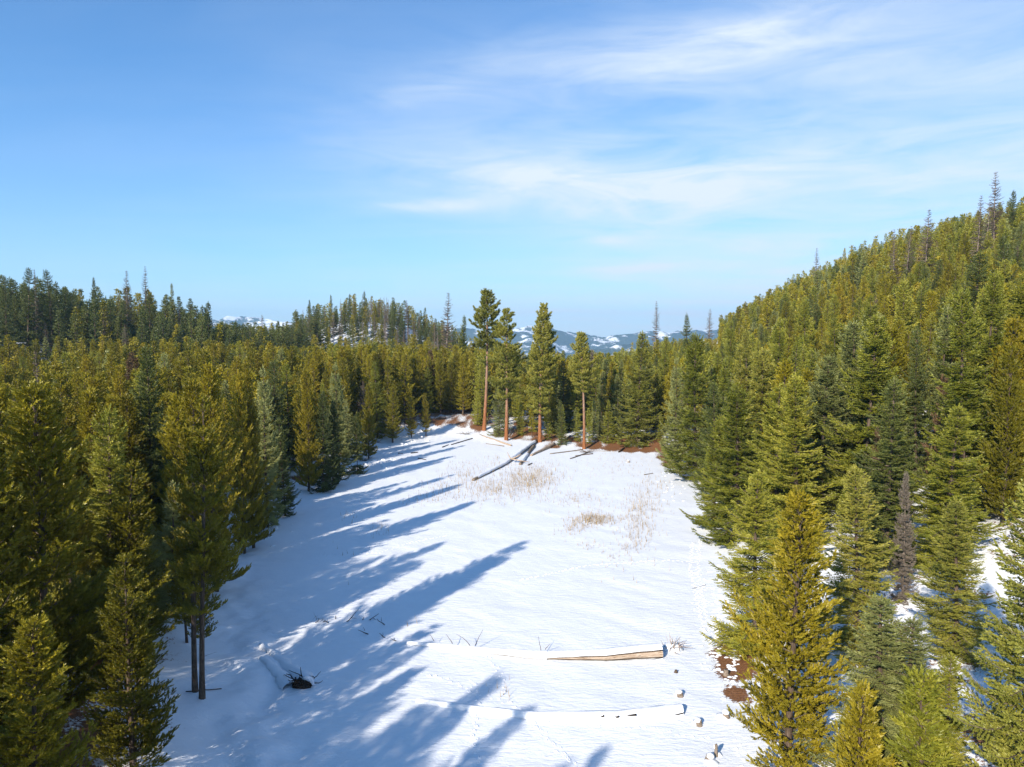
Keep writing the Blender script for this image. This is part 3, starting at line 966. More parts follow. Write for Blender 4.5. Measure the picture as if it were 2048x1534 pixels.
# the red-brown and grey dying trees on the right slope
x, y, H = by_top(1762, 842, 59)
plant('fir_near', x, y, H, 'half-dead tree with rust brown needles above a bare pale trunk', 0.62, M_RED, name='dying_tree', cat='dead tree', bark=M_BARKPALE)
x, y, H = by_top(1815, 945, 49)
plant('fir_near', x, y, H, 'grey brittle dead fir in the snowy gap of the right slope', 0.5, M_GREY, name='dying_tree', cat='dead tree', bark=M_BARKPALE)
x, y, H = by_top(1885, 735, 66)
plant('pine_mid', x, y, H, 'reddish dying pine behind the open-branched spruce', 0.7, M_RED, name='dying_tree', cat='dead tree', bark=M_BARKPALE)
x, y, H = by_top(905, 775, 189)
# bare snags
SNAGS = [
    (251, 540, 262, 0.9, 'bare grey snag on the left skyline, shorter of the two'),
    (288, 532, 268, 1.0, 'tallest bare grey snag on the left skyline'),
    (66, 535, 244, 0.5, 'thin bare pole of a snag between the dark skyline firs'),
    (888, 583, 252, 1.15, 'dense bare larch left of the leftmost ponderosa'),
    (872, 640, 258, 0.9, 'short bare larch leaning on the dense bare one'),
    (1310, 602, 305, 1.1, 'bare grey larch alone on the skyline between ponderosas and hill'),
    (1421, 617, 262, 0.9, 'thin bare larch where the hill ridge begins'),
    (1858, 418, 196, 0.95, 'bare snag with a wide crown on the ridge, middle of the right ridge'),
    (1790, 458, 186, 0.85, 'brownish snag with long pale trunk on the upper slope'),
    (1814, 452, 205, 0.8, 'pale-trunked snag just right of the brownish one'),
    (1955, 392, 186, 1.0, 'brown bare larch left in the pair under the tallest ridge snag'),
    (1975, 400, 180, 0.9, 'brown bare larch right in the pair under the tallest ridge snag'),
    (1998, 340, 190, 0.95, 'tallest bare snag on the ridge against the sky'),
    (815, 600, 385, 0.8, 'bare brown snag on the right shoulder of the knoll'),
    (752, 598, 388, 0.5, 'thin bare snag beside the tallest knoll fir'),
    (592, 618, 380, 0.8, 'small bare snag left below the knoll'),
    (524, 628, 400, 0.8, 'small lone snag in the gap before the blue hills'),
    (86, 700, 58, 0.35, 'thin dead stem amid the pines near the left edge'),
    (1740, 640, 150, 0.5, 'dead brown stem in the middle of the right hillside'),
    (1635, 495, 300, 0.7, 'grey snag on the upper hillside above the olive firs'),
]
for (px, py, d, w, label) in SNAGS:
    x, y, H = by_top(px, py, d)
    plant('larch', x, y, H, label, w * 24 / max(H, 12), None)

# the four tall ponderosas on the far bank
POND_T = [(968, 860, 968, 583, 'leftmost tall ponderosa with a long bare orange-grey trunk', .72, 0), (1012, 880, 1009, 622, 'second ponderosa from the left with a dense low-reaching crown', .95, 0),
          (1080, 884, 1080, 612, 'central ponderosa behind the end of the big fallen log', 1.0, 0), (1168, 898, 1159, 668, 'rightmost ponderosa with a slim leaning bright orange trunk', .85, -1.2)]
for i, (bx, by, tx, ty, label, w, lean) in enumerate(POND_T):
    g = ground_at(bx, by)
    v = pix_dir(tx, ty); H = CAM_H + v[2] * g[1] / v[1] - g[2]
    key = 'ponderosa_%d' % i
    d = make_tree('ponderosa', 900 + i, H=28, R0=(3.0, 3.4, 3.5, 3.2)[i], base=(.50, .30, .22, .50)[i], quality=1.0 if i != 9 else .5, r0=0.36, gap=0.06)
    LIB[key] = [(28, *to_meshes(key, d, M_PBARK, M_POND, M_BRANCH))]
    plant(key, g[0], g[1], H, label, 1.0, None, name='ponderosa_pine', cat='pine', lean=lean)

# the twin-trunked pine
gl, gr = ground_at(390, 1383), ground_at(404, 1396)
twin = thing('twin_trunk_pine', 'tall pine with two bare dark trunks side by side at the left of the snow', 'pine', tuple(gr))
for i, (g, topx, topy) in enumerate(((gr, 412, 800), (gl, 388, 765))):
    v = pix_dir(topx, topy); H = CAM_H + v[2] * g[1] / v[1] - g[2]
    d = make_tree('pine', 55 + i, H=H, R0=2.0 if i == 0 else 1.6, base=.29 if i == 0 else .38, gap=.20, quality=1.0, r0=0.17, lean=0.0)
    if i == 0:      # the low hanging boughs reach out over the snow
        pass
    tm, cm = to_meshes('twin_pine_%d' % i, d, M_BARK, M_GOLD if i else M_PINE, M_BRANCH)
    a = link('trunk', tm, twin); b = link('crown', cm, twin)
    off = Vector(g) - Vector(gr)
    a.location = off; b.location = off
TREES.append((gr[0], gr[1], gr[2], 18))

# trees left of and behind the camera: the photo shows their long shadows on the snow
sdir = np.array([-to_sun.x, -to_sun.y]); sdir /= np.linalg.norm(sdir)
tanel = math.tan(SUN_EL)
CAST = [(1250, 1372, 17, 0.5), (1170, 1322, 17, 0.8), (1110, 1340, 16, 0.55), (985, 1350, 18, .9), (1330, 1500, 17, 0.5), (1205, 1500, 18, 0.5),
        (860, 1420, 18, 1.1), (760, 1420, 18, 1.0), (700, 1480, 18, 1.1), (900, 1500, 18, 1.1), (1130, 1545, 20, 0.8), (1420, 1640, 18, .8)]
for (px, py, H, w) in CAST:
    g = ground_at(px, py)
    L = (H + 2) / tanel
    for _ in range(3):
        bx, by = g[0] - sdir[0] * L, g[1] - sdir[1] * L
        L = (H + hgt(bx, by) - g[2]) / tanel
    if (bx > -7 and abs(by) < 9) or (by > 5 and 1024 + F * bx / by > -260):
        continue
    plant('pine_mid', bx, by, H, 'pine outside the view whose long shadow crosses the lower snow', w, None, group='pines beside the camera that shade the snow')

# ------------------------------------------------------------------ the forest round the clearing
cell = {}


def free(x, y, s):
    cx, cy = int(x // 8), int(y // 8)
    for i in range(cx - 1, cx + 2):
        for j in range(cy - 1, cy + 2):
            for (a, b, sp) in cell.get((i, j), ()):
                if (a - x) ** 2 + (b - y) ** 2 < min(s, 7.9) ** 2:
                    return False
    return True


def occupy(x, y, s=1.0):
    cell.setdefault((int(x // 8), int(y // 8)), []).append((x, y, s))


for (x, y, z, H) in TREES:
    occupy(x, y)

CL = np.array([(p[0], p[1]) for p in PATCH])
cand = []


def zone(n, x0, x1, y0, y1):
    return np.stack([rng.uniform(x0, x1, n), rng.uniform(y0, y1, n)], -1)


pts = np.vstack([zone(5500, -120, -8, -40, 260), zone(6000, -420, -60, 60, 420), zone(3500, -60, 70, 150, 320), zone(7000, 10, 200, 45, 260),
                 zone(16000, 60, 420, 200, 900), zone(3500, -260, 60, 260, 620), zone(2500, -500, -150, 350, 700), zone(1500, -145, -30, 340, 460), zone(2500, -300, -90, 225, 330)])
PSD = pond_sd(pts[:, 0], pts[:, 1]); PZ = height(pts[:, 0], pts[:, 1])
kx = pts[:, 0] / np.maximum(pts[:, 1], 1)
for i in range(len(pts)):
    x, y = pts[i]; s = PSD[i]; z = PZ[i]
    d = math.hypot(x, y)
    if s < ((5.2 if x < 0 and y < 115 else 2.6) if y > 60 else 4.5) or d < 14:
        continue
    if y > 20 and abs(kx[i]) > 1.05 and x > 0:
        continue
    if y > 60 and kx[i] < -1.1:
        continue
    px = 1024 + F * kx[i] if y > 1 else -9999
    # nearby trees in view are planted by hand
    if y > 10 and -80 < px < 2120 and d < (62 if x > 0 else 50):
        continue
    if x > 0 and (y < 45 or (y < 95 and s < 9)):
        continue
    if x < 0 and y <= 60 and s > 48:
        continue
    # the open snowy gap on the right slope, and the openings on the knoll and the left hill
    if 0 < x and 40 < y < 66 and 1600 < px < 1700:
        continue
    if y > 330 and 690 < px < 800 and z > 28 and y < 372:
        if rng.random() < .6:
            continue
    if 200 < y < 245 and px < 160 and rng.random() < .7:
        continue
    # far bank: keep the snowy shore below the ponderosas open
    if 125 < y < 172 and -14 < x < 34 and s < 5:
        continue
    if 160 < y < 215 and 810 < px < 945 and s < 22:
        continue
    hill = x > 55 and y > 150
    back = (x < -90 and y > 225)
    knoll = (-145 < x < -30 and 340 < y < 460)
    sp = 2.9 if (x < 0 and y < 120) else 3.3 if d < 260 else 4.2
    if hill:
        sp = 3.6 if y < 350 else 4.6
    if x > 0 and y < 120:
        sp = 3.9
    if knoll:
        sp = 3.4
    if y > 430 and x < 60:
        sp = 5.5
    if x < 0 and y < 36:
        sp = 4.6
    if not free(x, y, sp * rng.uniform(.85, 1.2)):
        continue
    fir = rng.random() < ((0.5 if s < 8 and y > 60 else 0.12) if x < 0 else 0.6 if not hill else 0.5)
    if back:
        fir = rng.random() < .90
    if knoll:
        fir = rng.random() < .7
    n = float(fbm(np.array([x * .03]), np.array([y * .03]), 2, 77)[0])
    H = (15.8 if x < 0 else 15.5) * (0.78 + .44 * n) * rng.uniform(.80, 1.12) + (1.6 if fir else 0)
    if back:
        H = rng.uniform(14, 24)
    if knoll:
        H = rng.uniform(8, 16)
    if hill:
        H = rng.uniform(12, 18.5)
    if 1 < x < 60 and y > 150:
        H = rng.uniform(11, 17)
    if x < 0 and y > 130 and not back and not knoll:
        H *= .97
    if s < 6 and x < 0:
        H *= rng.uniform(.55, 1.0)
    if 125 < y < 185 and -14 < x < 34 and s < 16:
        H = rng.uniform(5, 10); fir = rng.random() < .8
    # nothing of the plain forest stands above the canopy line that the photo shows
    if 0 < px < 1440 and not knoll and not back:
        lim = 664 if px < 860 else 676
        v = pix_dir(px, lim + rng.uniform(0, 34))
        H = min(H, CAM_H + v[2] * y / v[1] - z)
        if H < 5:
            continue
    if back and 420 < px < 592:
        v = pix_dir(px, 643 + rng.uniform(0, 22))
        H = min(H, CAM_H + v[2] * y / v[1] - z)
        if H < 4:
            continue
    if px >= 1440 and y > 120:
        v = pix_dir(px, np.interp(px, [1440, 1500, 1600, 1750, 1900, 2048, 2300], [652, 612, 556, 490, 452, 412, 350]) + rng.uniform(-24, 20))
        H = min(H, CAM_H + v[2] * y / v[1] - z)
        if H < 4:
            continue
    dead = (knoll and rng.random() < .34) or (hill and rng.random() < .03) or (back and rng.random() < .10) or (x < 0 and y > 60 and rng.random() < .02)
    if dead and not knoll:
        H *= .9
    cand.append([x, y, z, H, fir, dead, d, px, s])
    occupy(x, y)

# which of them show, and how large: a coarse depth-sorted tally of the picture
VW, VH = 512, 384
zb = np.zeros((VH, VW), bool)
allt = sorted([(t[1], None, t[0], t[1], t[2], t[3]) for t in TREES if t[1] > 2] + [(c[1], i, c[0], c[1], c[2], c[3]) for i, c in enumerate(cand) if c[1] > 2], key=lambda a: a[0])
vis = np.zeros(len(cand), int)
cP, sP = math.cos(PITCH), math.sin(PITCH)


def proj(x, y, z):
    dz = z - CAM_H
    dep = y * cP - dz * sP
    return 1024 + F * x / dep, 767 - F * (dz * cP + y * sP) / dep


for (_, i, x, y, z, H) in allt:
    bx, by = proj(x, y, z); tx, ty = proj(x, y, z + H)
    if by < ty:
        continue
    y0, y1 = int(max(0, ty / 4)), int(min(VH, by / 4 + 1))
    c = 0
    for r_ in range(y0, y1):
        f = (r_ * 4 + 2 - ty) / max(by - ty, 1)
        if f < 0:
            continue
        hw = (0.03 + 0.10 * min(f, .8)) * (by - ty) / 4
        a, b = int(max(0, bx / 4 - hw)), int(min(VW, bx / 4 + hw + 1))
        if b > a:
            row = zb[r_, a:b]
            c += int((~row).sum()); row[:] = True
    if i is not None:
        vis[i] = c

MAXP, MAXF = 292 - sum(1 for h in HAND if h[0].startswith(('pine', 'sap'))), 292 - sum(1 for h in HAND if h[0].startswith('fir'))
order = sorted(range(len(cand)), key=lambda i: -vis[i])
single = set(); np_, nf_, nd_ = 0, 0, 0
for i in order:
    c = cand[i]
    if vis[i] < 9:
        break
    if c[5]:
        if nd_ < 90:
            single.add(i); nd_ += 1
    elif c[4]:
        if nf_ < MAXF:
            single.add(i); nf_ += 1
    elif np_ < MAXP:
        single.add(i); np_ += 1


def where(c):
    x, y, z, H, fir, dead, d, px, s = c
    if -145 < x < -30 and 340 < y < 470:
        return 'on the snowy knoll', 'knoll'
    if x < -90 and y > 225:
        return 'in the left skyline row', 'left skyline'
    if x > 55 and y > 330:
        return 'high on the far hillside', 'far hillside'
    if x > 55 and y > 150:
        return 'on the middle of the hillside', 'middle hillside'
    if x > 0 and y < 150:
        return 'on the right bank slope', 'right slope'
    if x >= -20 and y >= 150:
        return 'behind the ponderosas on the far bank', 'far bank'
    if y > 150:
        return 'in the far dense stand', 'far stand'
    if s < 12:
        return 'along the snow edge of the left bank', 'left bank'
    if y < 95:
        return 'in the near part of the dense stand', 'near stand'
    return 'in the middle of the dense stand', 'middle stand'


ONES = 'first second third fourth fifth sixth seventh eighth ninth tenth eleventh twelfth thirteenth fourteenth fifteenth sixteenth seventeenth eighteenth nineteenth'.split()
TENS = {2: 'twent', 3: 'thirt', 4: 'fort', 5: 'fift', 6: 'sixt', 7: 'sevent', 8: 'eight'}


def ordinal(n):
    if n < 20:
        return ONES[n - 1]
    return TENS[n // 10] + ('ieth' if n % 10 == 0 else 'y-' + ONES[n % 10 - 1])


NAMED = []       # (tree, text, picture x): numbered from the left below
far_pts = []
for i, c in enumerate(cand):
    x, y, z, H, fir, dead, d, px, s = c
    mat = None
    rr = rng.random()
    if fir:
        if (x < -90 and y > 225) or (-145 < x < -30 and 340 < y < 470):
            mat = M_DARK
        elif rr < .22:
            mat = M_BLUE
        elif rr < .40:
            mat = M_DARK
        else:
            mat = M_FIR
    else:
        mat = M_GOLD if rr < .28 else M_PINE
        if x < -90 and y > 225:
            mat = M_PINE
        if rr > .99:
            mat = M_RED
    if i in single:
        wtxt, wk = where(c)
        size = 'tall' if H > 15.5 else 'short' if H < 11.5 else 'medium-sized'
        if dead:
            t_ = plant('larch', x, y, H, '%s bare dead tree %s' % (size, wtxt), rng.uniform(.7, 1.0), group='bare dead trees, %s' % wk)
        elif fir:
            hue = {M_BLUE: 'pale blue-green', M_DARK: 'dark green', M_FIR: 'olive green'}[mat]
            t_ = plant('fir_near' if d < 95 else 'fir_mid' if d < 230 else 'fir_far', x, y, H, '%s %s fir %s' % (size, hue, wtxt), rng.uniform(.85, 1.15), mat, group='firs, %s' % wk)
        else:
            hue = {M_GOLD: 'golden', M_PINE: 'olive', M_RED: 'rust-red', M_DARK: 'dark green'}[mat]
            t_ = plant('pine_near' if d < 95 else 'pine_mid' if d < 230 else 'pine_far', x, y, H, '%s %s pine %s' % (size, hue, wtxt), rng.uniform(.9, 1.25), mat, group='pines, %s' % wk)
        NAMED.append((t_, t_['label'], proj(x, y, z + H)[0]))
    else:
        far_pts.append((x, y, z, H, fir, dead, d, mat, vis[i]))
print('HAND', len(HAND), 'cand', len(cand), 'single pine/fir/dead', np_, nf_, nd_, 'mass', len(far_pts), 'visible mass', sum(1 for f in far_pts if f[8] > 0))

classes = {}
for t_, txt, sx in NAMED:
    classes.setdefault(txt, []).append((sx, t_))
for txt, rows_ in classes.items():
    if len(rows_) > 1:
        for n_, (sx, t_) in enumerate(sorted(rows_, key=lambda a: a[0])):
            t_['label'] = '%s, %s from the left' % (txt, ordinal(n_ + 1))

# the rest of the woods, which reads as one mass: instanced on points
src = bpy.data.collections.new('forest_source')
SRC = []


def source(style, q, mn, n, H, R0, base, mb=M_BARK):
    ids = []
    for k_ in range(n):
        d = make_tree(style, 4000 + len(SRC) * 7, H=H, R0=R0 * rng.uniform(.85, 1.15), base=base, quality=q)
        me = to_joined('far_tree', d, mb, mn, M_BRANCH)
        o = bpy.data.objects.new('tree_%03d' % len(SRC), me)
        src.objects.link(o)
        SRC.append(H); ids.append(len(SRC) - 1)
    return ids


KINDS = {}
for q, tag in ((0.5, 'm'), (0.2, 'f'), (0.08, 'v')):
    KINDS['pine' + tag] = source('pine', q, M_PINE, 3, 16, 1.75, .18)
    KINDS['gold' + tag] = source('pine', q, M_GOLD, 2, 16, 1.75, .18)
    KINDS['fir' + tag] = source('fir', q, M_FIR, 3, 17, 2.5, .05)
    KINDS['blue' + tag] = source('fir', q, M_BLUE, 1, 17, 2.4, .05)
    KINDS['dark' + tag] = source('fir', q, M_DARK, 2, 17, 2.4, .05)
KINDS['dead'] = source('larch', 0.2, None, 2, 18, 1.8, .2, M_BARKPALE)


def scatter(name, label, rows):
    P, idx, rot, scl = [], [], [], []
    for (x, y, z, H, fir, dead, d, mat, v) in rows:
        tag = 'm' if d < 110 else 'f' if d < 380 else 'v'
        k_ = 'dead' if dead else {M_BLUE: 'blue', M_DARK: 'dark', M_FIR: 'fir', M_GOLD: 'gold'}.get(mat, 'pine') + tag
        ids = KINDS[k_]
        j = ids[int(rng.integers(0, len(ids)))]
        s = H / SRC[j]; w = s * rng.uniform(.9, 1.2)
        P.append((x, y, z)); idx.append(j); rot.append(rng.uniform(0, 6.28)); scl.append((w, w, s))
    me = bpy.data.meshes.new(name)
    me.vertices.add(len(P)); me.vertices.foreach_set('co', np.array(P, np.float32).ravel())
    a = me.attributes.new('idx', 'INT', 'POINT'); a.data.foreach_set('value', np.array(idx, np.int32))
    a = me.attributes.new('rot', 'FLOAT_VECTOR', 'POINT'); a.data.foreach_set('vector', np.array([(0, 0, r_) for r_ in rot], np.float32).ravel())
    a = me.attributes.new('scl', 'FLOAT_VECTOR', 'POINT'); a.data.foreach_set('vector', np.array(scl, np.float32).ravel())
    o = link(name, me, kind='stuff', label=label, category='forest')
    md = o.modifiers.new('trees', 'NODES'); md.node_group = GN
    return o


GN = bpy.data.node_groups.new('forest', 'GeometryNodeTree')
GN.interface.new_socket('Geometry', in_out='INPUT', socket_type='NodeSocketGeometry')
GN.interface.new_socket('Geometry', in_out='OUTPUT', socket_type='NodeSocketGeometry')
gi = GN.nodes.new('NodeGroupInput'); go = GN.nodes.new('NodeGroupOutput')
iop = GN.nodes.new('GeometryNodeInstanceOnPoints')
ci = GN.nodes.new('GeometryNodeCollectionInfo'); ci.inputs['Collection'].default_value = src
ci.inputs['Separate Children'].default_value = True; ci.inputs['Reset Children'].default_value = True


def named(nm, typ):
    nd = GN.nodes.new('GeometryNodeInputNamedAttribute'); nd.data_type = typ; nd.inputs['Name'].default_value = nm
    return nd.outputs['Attribute']


m2p = GN.nodes.new('GeometryNodeMeshToPoints')
GN.links.new(gi.outputs[0], m2p.inputs['Mesh'])
GN.links.new(m2p.outputs[0], iop.inputs['Points'])
GN.links.new(ci.outputs[0], iop.inputs['Instance'])
iop.inputs['Pick Instance'].default_value = True
GN.links.new(named('idx', 'INT'), iop.inputs['Instance Index'])
GN.links.new(named('rot', 'FLOAT_VECTOR'), iop.inputs['Rotation'])
GN.links.new(named('scl', 'FLOAT_VECTOR'), iop.inputs['Scale'])
GN.links.new(iop.outputs[0], go.inputs[0])
scatter('hillside_forest', 'unbroken olive conifer forest covering the hillside', [f for f in far_pts if f[0] > 20])
scatter('valley_forest', 'dense olive conifer forest stretching away behind the clearing', [f for f in far_pts if f[0] <= 20])

for (x_, y_, z_, H_) in TREES:
    if 2 < y_ < 60:
        a_, b_ = proj(x_, y_, z_ + H_)
        if -60 < a_ < 420 and b_ > 500:
            print('near-left tree', round(a_), round(b_), 'd', round(y_), 'H', round(H_, 1))
print('tris', sum(len(m.polygons) for m in bpy.data.meshes))

for px in range(400, 2049, 100):
    v = pix_dir(px, 670); dd = np.linspace(60, 1200, 500); X_ = v[0] / v[1] * dd
    Z_ = height(X_, dd); sy = 767 - F * ((Z_ - CAM_H) * cP + dd * sP) / (dd * cP - (Z_ - CAM_H) * sP)
    k_ = int(np.argmin(sy)); print('sky', px, round(float(sy[k_])), 'at', round(float(dd[k_])))

# ------------------------------------------------------------------ logs, stumps, sticks


def log_thing(name, label, cat, pts, r0, r1, mat, cap=None, group=None, sink=0.25, sides=10, seed=1, pw=1.0):
    """pts: world points along the ground; a tapered lying trunk, with a snow cap as a part if cap is a list of (t0, t1)"""
    r = np.random.default_rng(seed)
    pts = np.asarray(pts, float)
    n = max(8, int(np.linalg.norm(pts[-1] - pts[0]) / 0.8))
    tt = np.linspace(0, 1, n)
    seg = np.r_[0, np.cumsum(np.linalg.norm(np.diff(pts, axis=0), axis=1))]; seg /= seg[-1]
    P = np.stack([np.interp(tt, seg, pts[:, k]) for k in range(3)], -1)
    rad = r0 + (r1 - r0) * tt ** pw
    P[:, 2] += rad * (1 - sink * 2)
    P[:, :2] += r.normal(0, .02, (n, 2))
    o0 = P[0].copy()
    t = thing(name, label, cat, tuple(o0), 0, group)
    G = Geo(); G.tube(P - o0, rad, sides=sides, jitter=.07, jr=r)
    link('trunk', G.mesh(name + '_trunk', [mat]), t)
    if cap:
        G = Geo()
        for (a, b) in cap:
            m = (tt >= a - 1e-6) & (tt <= b + 1e-6)
            if m.sum() < 3:
                continue
            Q_ = P[m] - o0; q = len(Q_)
            env = np.sin(np.linspace(0.0, math.pi, q)) ** .35
            rr_ = rad[m] * (1.03 + .12 * env) + .02
            Q_ = Q_ + np.array([0, 0, 1.0]) * (0.05 * env)[:, None]
            G.tube(Q_, rr_, sides=8, arc=(R(-22), R(190)) if sink > .3 else (R(2), R(174)), jitter=.05, cap=False, jr=r)
        link('snow_cover', G.mesh(name + '_snow', [M_CAP]), t)
    return t, P, rad


def stub(parent, origin, pts, r0, r1, mat, name='branch', sides=5, seed=3):
    G = Geo(); G.tube(np.asarray(pts, float) - np.asarray(origin, float), np.linspace(r0, r1, len(pts)), sides=sides, jitter=.05, jr=np.random.default_rng(seed))
    return link(name, G.mesh('branch', [mat]), parent)


def crooked(p, d, L, n=5, wob=.12, r=rng, lift=0.0):
    p = np.array(p, float); d = np.array(d, float); d /= np.linalg.norm(d)
    out = [p.copy()]
    for i in range(n - 1):
        d = d + r.normal(0, wob, 3) + np.array([0, 0, lift]); d /= np.linalg.norm(d)
        out.append(out[-1] + d * L / (n - 1))
    return np.array(out)


# long snow-covered log with the bleached, split face
A, B = ground_at(815, 1288), ground_at(1322, 1312)
mid1, mid2 = ground_at(960, 1303), ground_at(1087, 1317)
t, P, rad = log_thing('fallen_log', 'long snow-covered fallen log whose end shows bleached bare wood', 'log', [A, mid1, mid2, ground_at(1210, 1318), B], .10, .50, M_BARK, None, seed=5, sink=.14, pw=1.5)
o0 = P[0]
# bare wood on the side that faces the camera, from 55 % of the length to the thick end
n = len(P); k0 = int(n * .545)
Q_ = P[k0:]
G = Geo()
nq = len(Q_); up_a = R(-16) + R(46) * np.linspace(0, 1, nq) ** .6
G.strip(Q_ - o0, rad[k0:] * np.linspace(1.03, 1.06, nq), R(-20), up_a, 7, jitter=.012)
link('bare_wood', G.mesh('bare_wood', [M_BLEACH]), t)
G = Geo()
lowr = rad[k0:] * np.linspace(1.3, 1.38, len(Q_)) * np.sin(np.linspace(.35, math.pi - .35, len(Q_))) ** .3
G.tube(Q_ - o0 + np.array([0, -.08, -.10]), lowr, sides=5, arc=(R(-52), R(-18)), cap=False, jitter=.07)
link('snow_ledge', G.mesh('snow_ledge', [M_CAP]), t)
for (ka, kb, a0, a1) in ((0, k0 + 1, -28, 175), (k0 - 1, n, 36, 172)):
    G = Geo(); Qs = P[ka:kb] - o0
    G.strip(Qs + np.array([0, 0, .03]), rad[ka:kb] * 1.14 + .03, R(a0) if ka == 0 else np.r_[R(-10), up_a] + R(8), R(a1), 11, jitter=.03)
    link('snow_cover', G.mesh('snow_cover', [M_CAP]), t)
G = Geo()
G.tube(Q_ - o0 + np.array([0, -.46, -.46]), .09, sides=7, jitter=.35)
link('bark_slab', G.mesh('bark_slab', [M_BARK]), t)
for (px, py, dx, dz, L) in [(905, 1296, -.5, 1, .9), (940, 1300, -.55, 1.2, 1.4), (950, 1300, .5, 1, 1.3), (1082, 1312, -.7, 1, 1.1), (1090, 1308, .6, .8, .6), (868, 1290, -.6, .9, .6), (912, 1304, .1, -.2, .4)]:
    g = ground_at(px, py) + np.array([0, 0, .35])
    stub(t, o0, crooked(g, (dx, .2, dz), L, 5, .18), .030, .010, M_BRANCH, seed=px)

# second log, fully under snow
t, P, rad = log_thing('fallen_log', 'nearer fallen log buried under a smooth ridge of snow', 'log', [ground_at(835, 1402), ground_at(950, 1422), ground_at(1070, 1437), ground_at(1240, 1438), ground_at(1362, 1424)], .12, .36, M_DARKWOOD,
                      [(0, 1)], seed=8, sink=.32)
o0 = P[0]
for (px, py, L) in [(1248, 1435, .7), (1222, 1436, .25), (1195, 1438, .2)]:
    g = ground_at(px, py); k_ = np.argmin(np.abs(P[:, 0] - g[0]))
    q = P[k_] + np.array([0, -rad[k_] * 1.05, rad[k_] * .80])
    stub(t, o0, [q - [L / 2, 0, 0], q + [0, -.04, 0], q + [L / 2, 0, .02]], .03, .07, M_DARKWOOD, 'bark_patch', seed=px)

# the big log that lies out from the far bank, and its broken neighbour
A, B = ground_at(946, 962), ground_at(1072, 884)
t, P, rad = log_thing('fallen_log', 'huge grey fallen log lying from the far bank out onto the snow', 'log', [A, ground_at(1010, 930), B], .24, .38, M_GREYLOG, [(.03, .98)], seed=12, sink=.12)
o0 = P[0]
g = ground_at(1022, 926)
for k_, (dx, dy, dz, L) in enumerate([(1, -.2, .05, 3.6), (1, .4, .25, 2.6), (.8, -.5, .1, 2.4), (-.6, .3, .9, 1.4)]):
    stub(t, o0, crooked(g + [0, 0, .8], (dx, dy, dz), L, 5, .12), .15, .04, M_BLEACH, seed=k_)
log_thing('fallen_log', 'brown barkless log beside the upper half of the huge grey log', 'log', [ground_at(1040, 930), ground_at(1068, 893)], .26, .34, M_GREYLOG, [(.1, .5)], seed=14)
log_thing('fallen_log', 'yellowish split log right of the huge grey log', 'log', [ground_at(1062, 912), ground_at(1108, 890)], .22, .40, M_BLEACH, None, seed=15)
for k_, (a, b, c, d_, ra, rb, m_, lab) in enumerate([
        (903, 890, 945, 877, .2, .16, M_DARKWOOD, 'dark stick lying on the snow at the far left bank'),
        (885, 895, 897, 890, .2, .14, M_DARKWOOD, 'short dark piece of wood left of the dark stick'),
        (965, 872, 1022, 892, .22, .35, M_BLEACH, 'pale log below the second ponderosa'),
        (972, 888, 1008, 893, .15, .2, M_GREYLOG, 'grey log just under the pale log'),
        (957, 868, 975, 876, .12, .2, M_GREYLOG, 'short grey limb at the foot of the leftmost ponderosa'),
        (1018, 872, 1040, 852, .3, .4, M_GREYLOG, 'snowy log pointing into the trees between two ponderosas'),
        (1100, 908, 1165, 900, .14, .2, M_GREYLOG, 'thin grey pole ending at the rightmost ponderosa'),
        (1115, 892, 1140, 872, .2, .25, M_GREYLOG, 'crossed grey limb right of the central ponderosa'),
        (1118, 868, 1142, 852, .3, .35, M_GREYLOG, 'snow-topped log among the small firs of the far bank'),
        (1140, 918, 1175, 906, .14, .2, M_BRANCH, 'brown stick in front of the rightmost ponderosa'),
        (1150, 912, 1186, 908, .12, .18, M_BRANCH, 'second brown stick in front of the rightmost ponderosa'),
        (1178, 902, 1222, 903, .1, .12, M_GREYLOG, 'thin twig on the snow right of the rightmost ponderosa'),
        (1238, 905, 1248, 897, .3, .3, M_DARKWOOD, 'dark chunk of rotten wood under the brown bank'),
        (1288, 950, 1306, 947, .12, .10, M_BRANCH, 'small forked stick alone on the snow of the right bank'),
        (1056, 931, 1064, 927, .2, .16, M_DARKWOOD, 'dark block of wood beside the broken limbs of the huge log'),
        (836, 917, 852, 920, .18, .12, M_DARKWOOD, 'dark stick half buried on the snow of the left bank'),
        (822, 907, 836, 905, .2, .15, M_DARKWOOD, 'dark lump of wood above the half buried stick'),
        (796, 907, 806, 907, .14, .12, M_DARKWOOD, 'little dark stick nearest the left tree edge'),
        (1330, 895, 1322, 902, .14, .1, M_BRANCH, 'bent stick at the top of the right snow slope'),
        (1385, 1177, 1412, 1170, .04, .03, M_DARKWOOD, 'thin dark stick poking out of the right bank spruces'),
        (372, 1384, 442, 1378, .06, .05, M_DARKWOOD, 'dead pole lying at the feet of the twin-trunked pine'),
        (2005, 1462, 2048, 1472, .12, .10, M_GREYLOG, 'pole across the brown patch at the bottom right')]):
    log_thing('lying_stick', lab, 'stick', [ground_at(a, b), ground_at(c, d_)], ra * .6, rb * .6, m_, None, seed=40 + k_, sink=.15, sides=7)


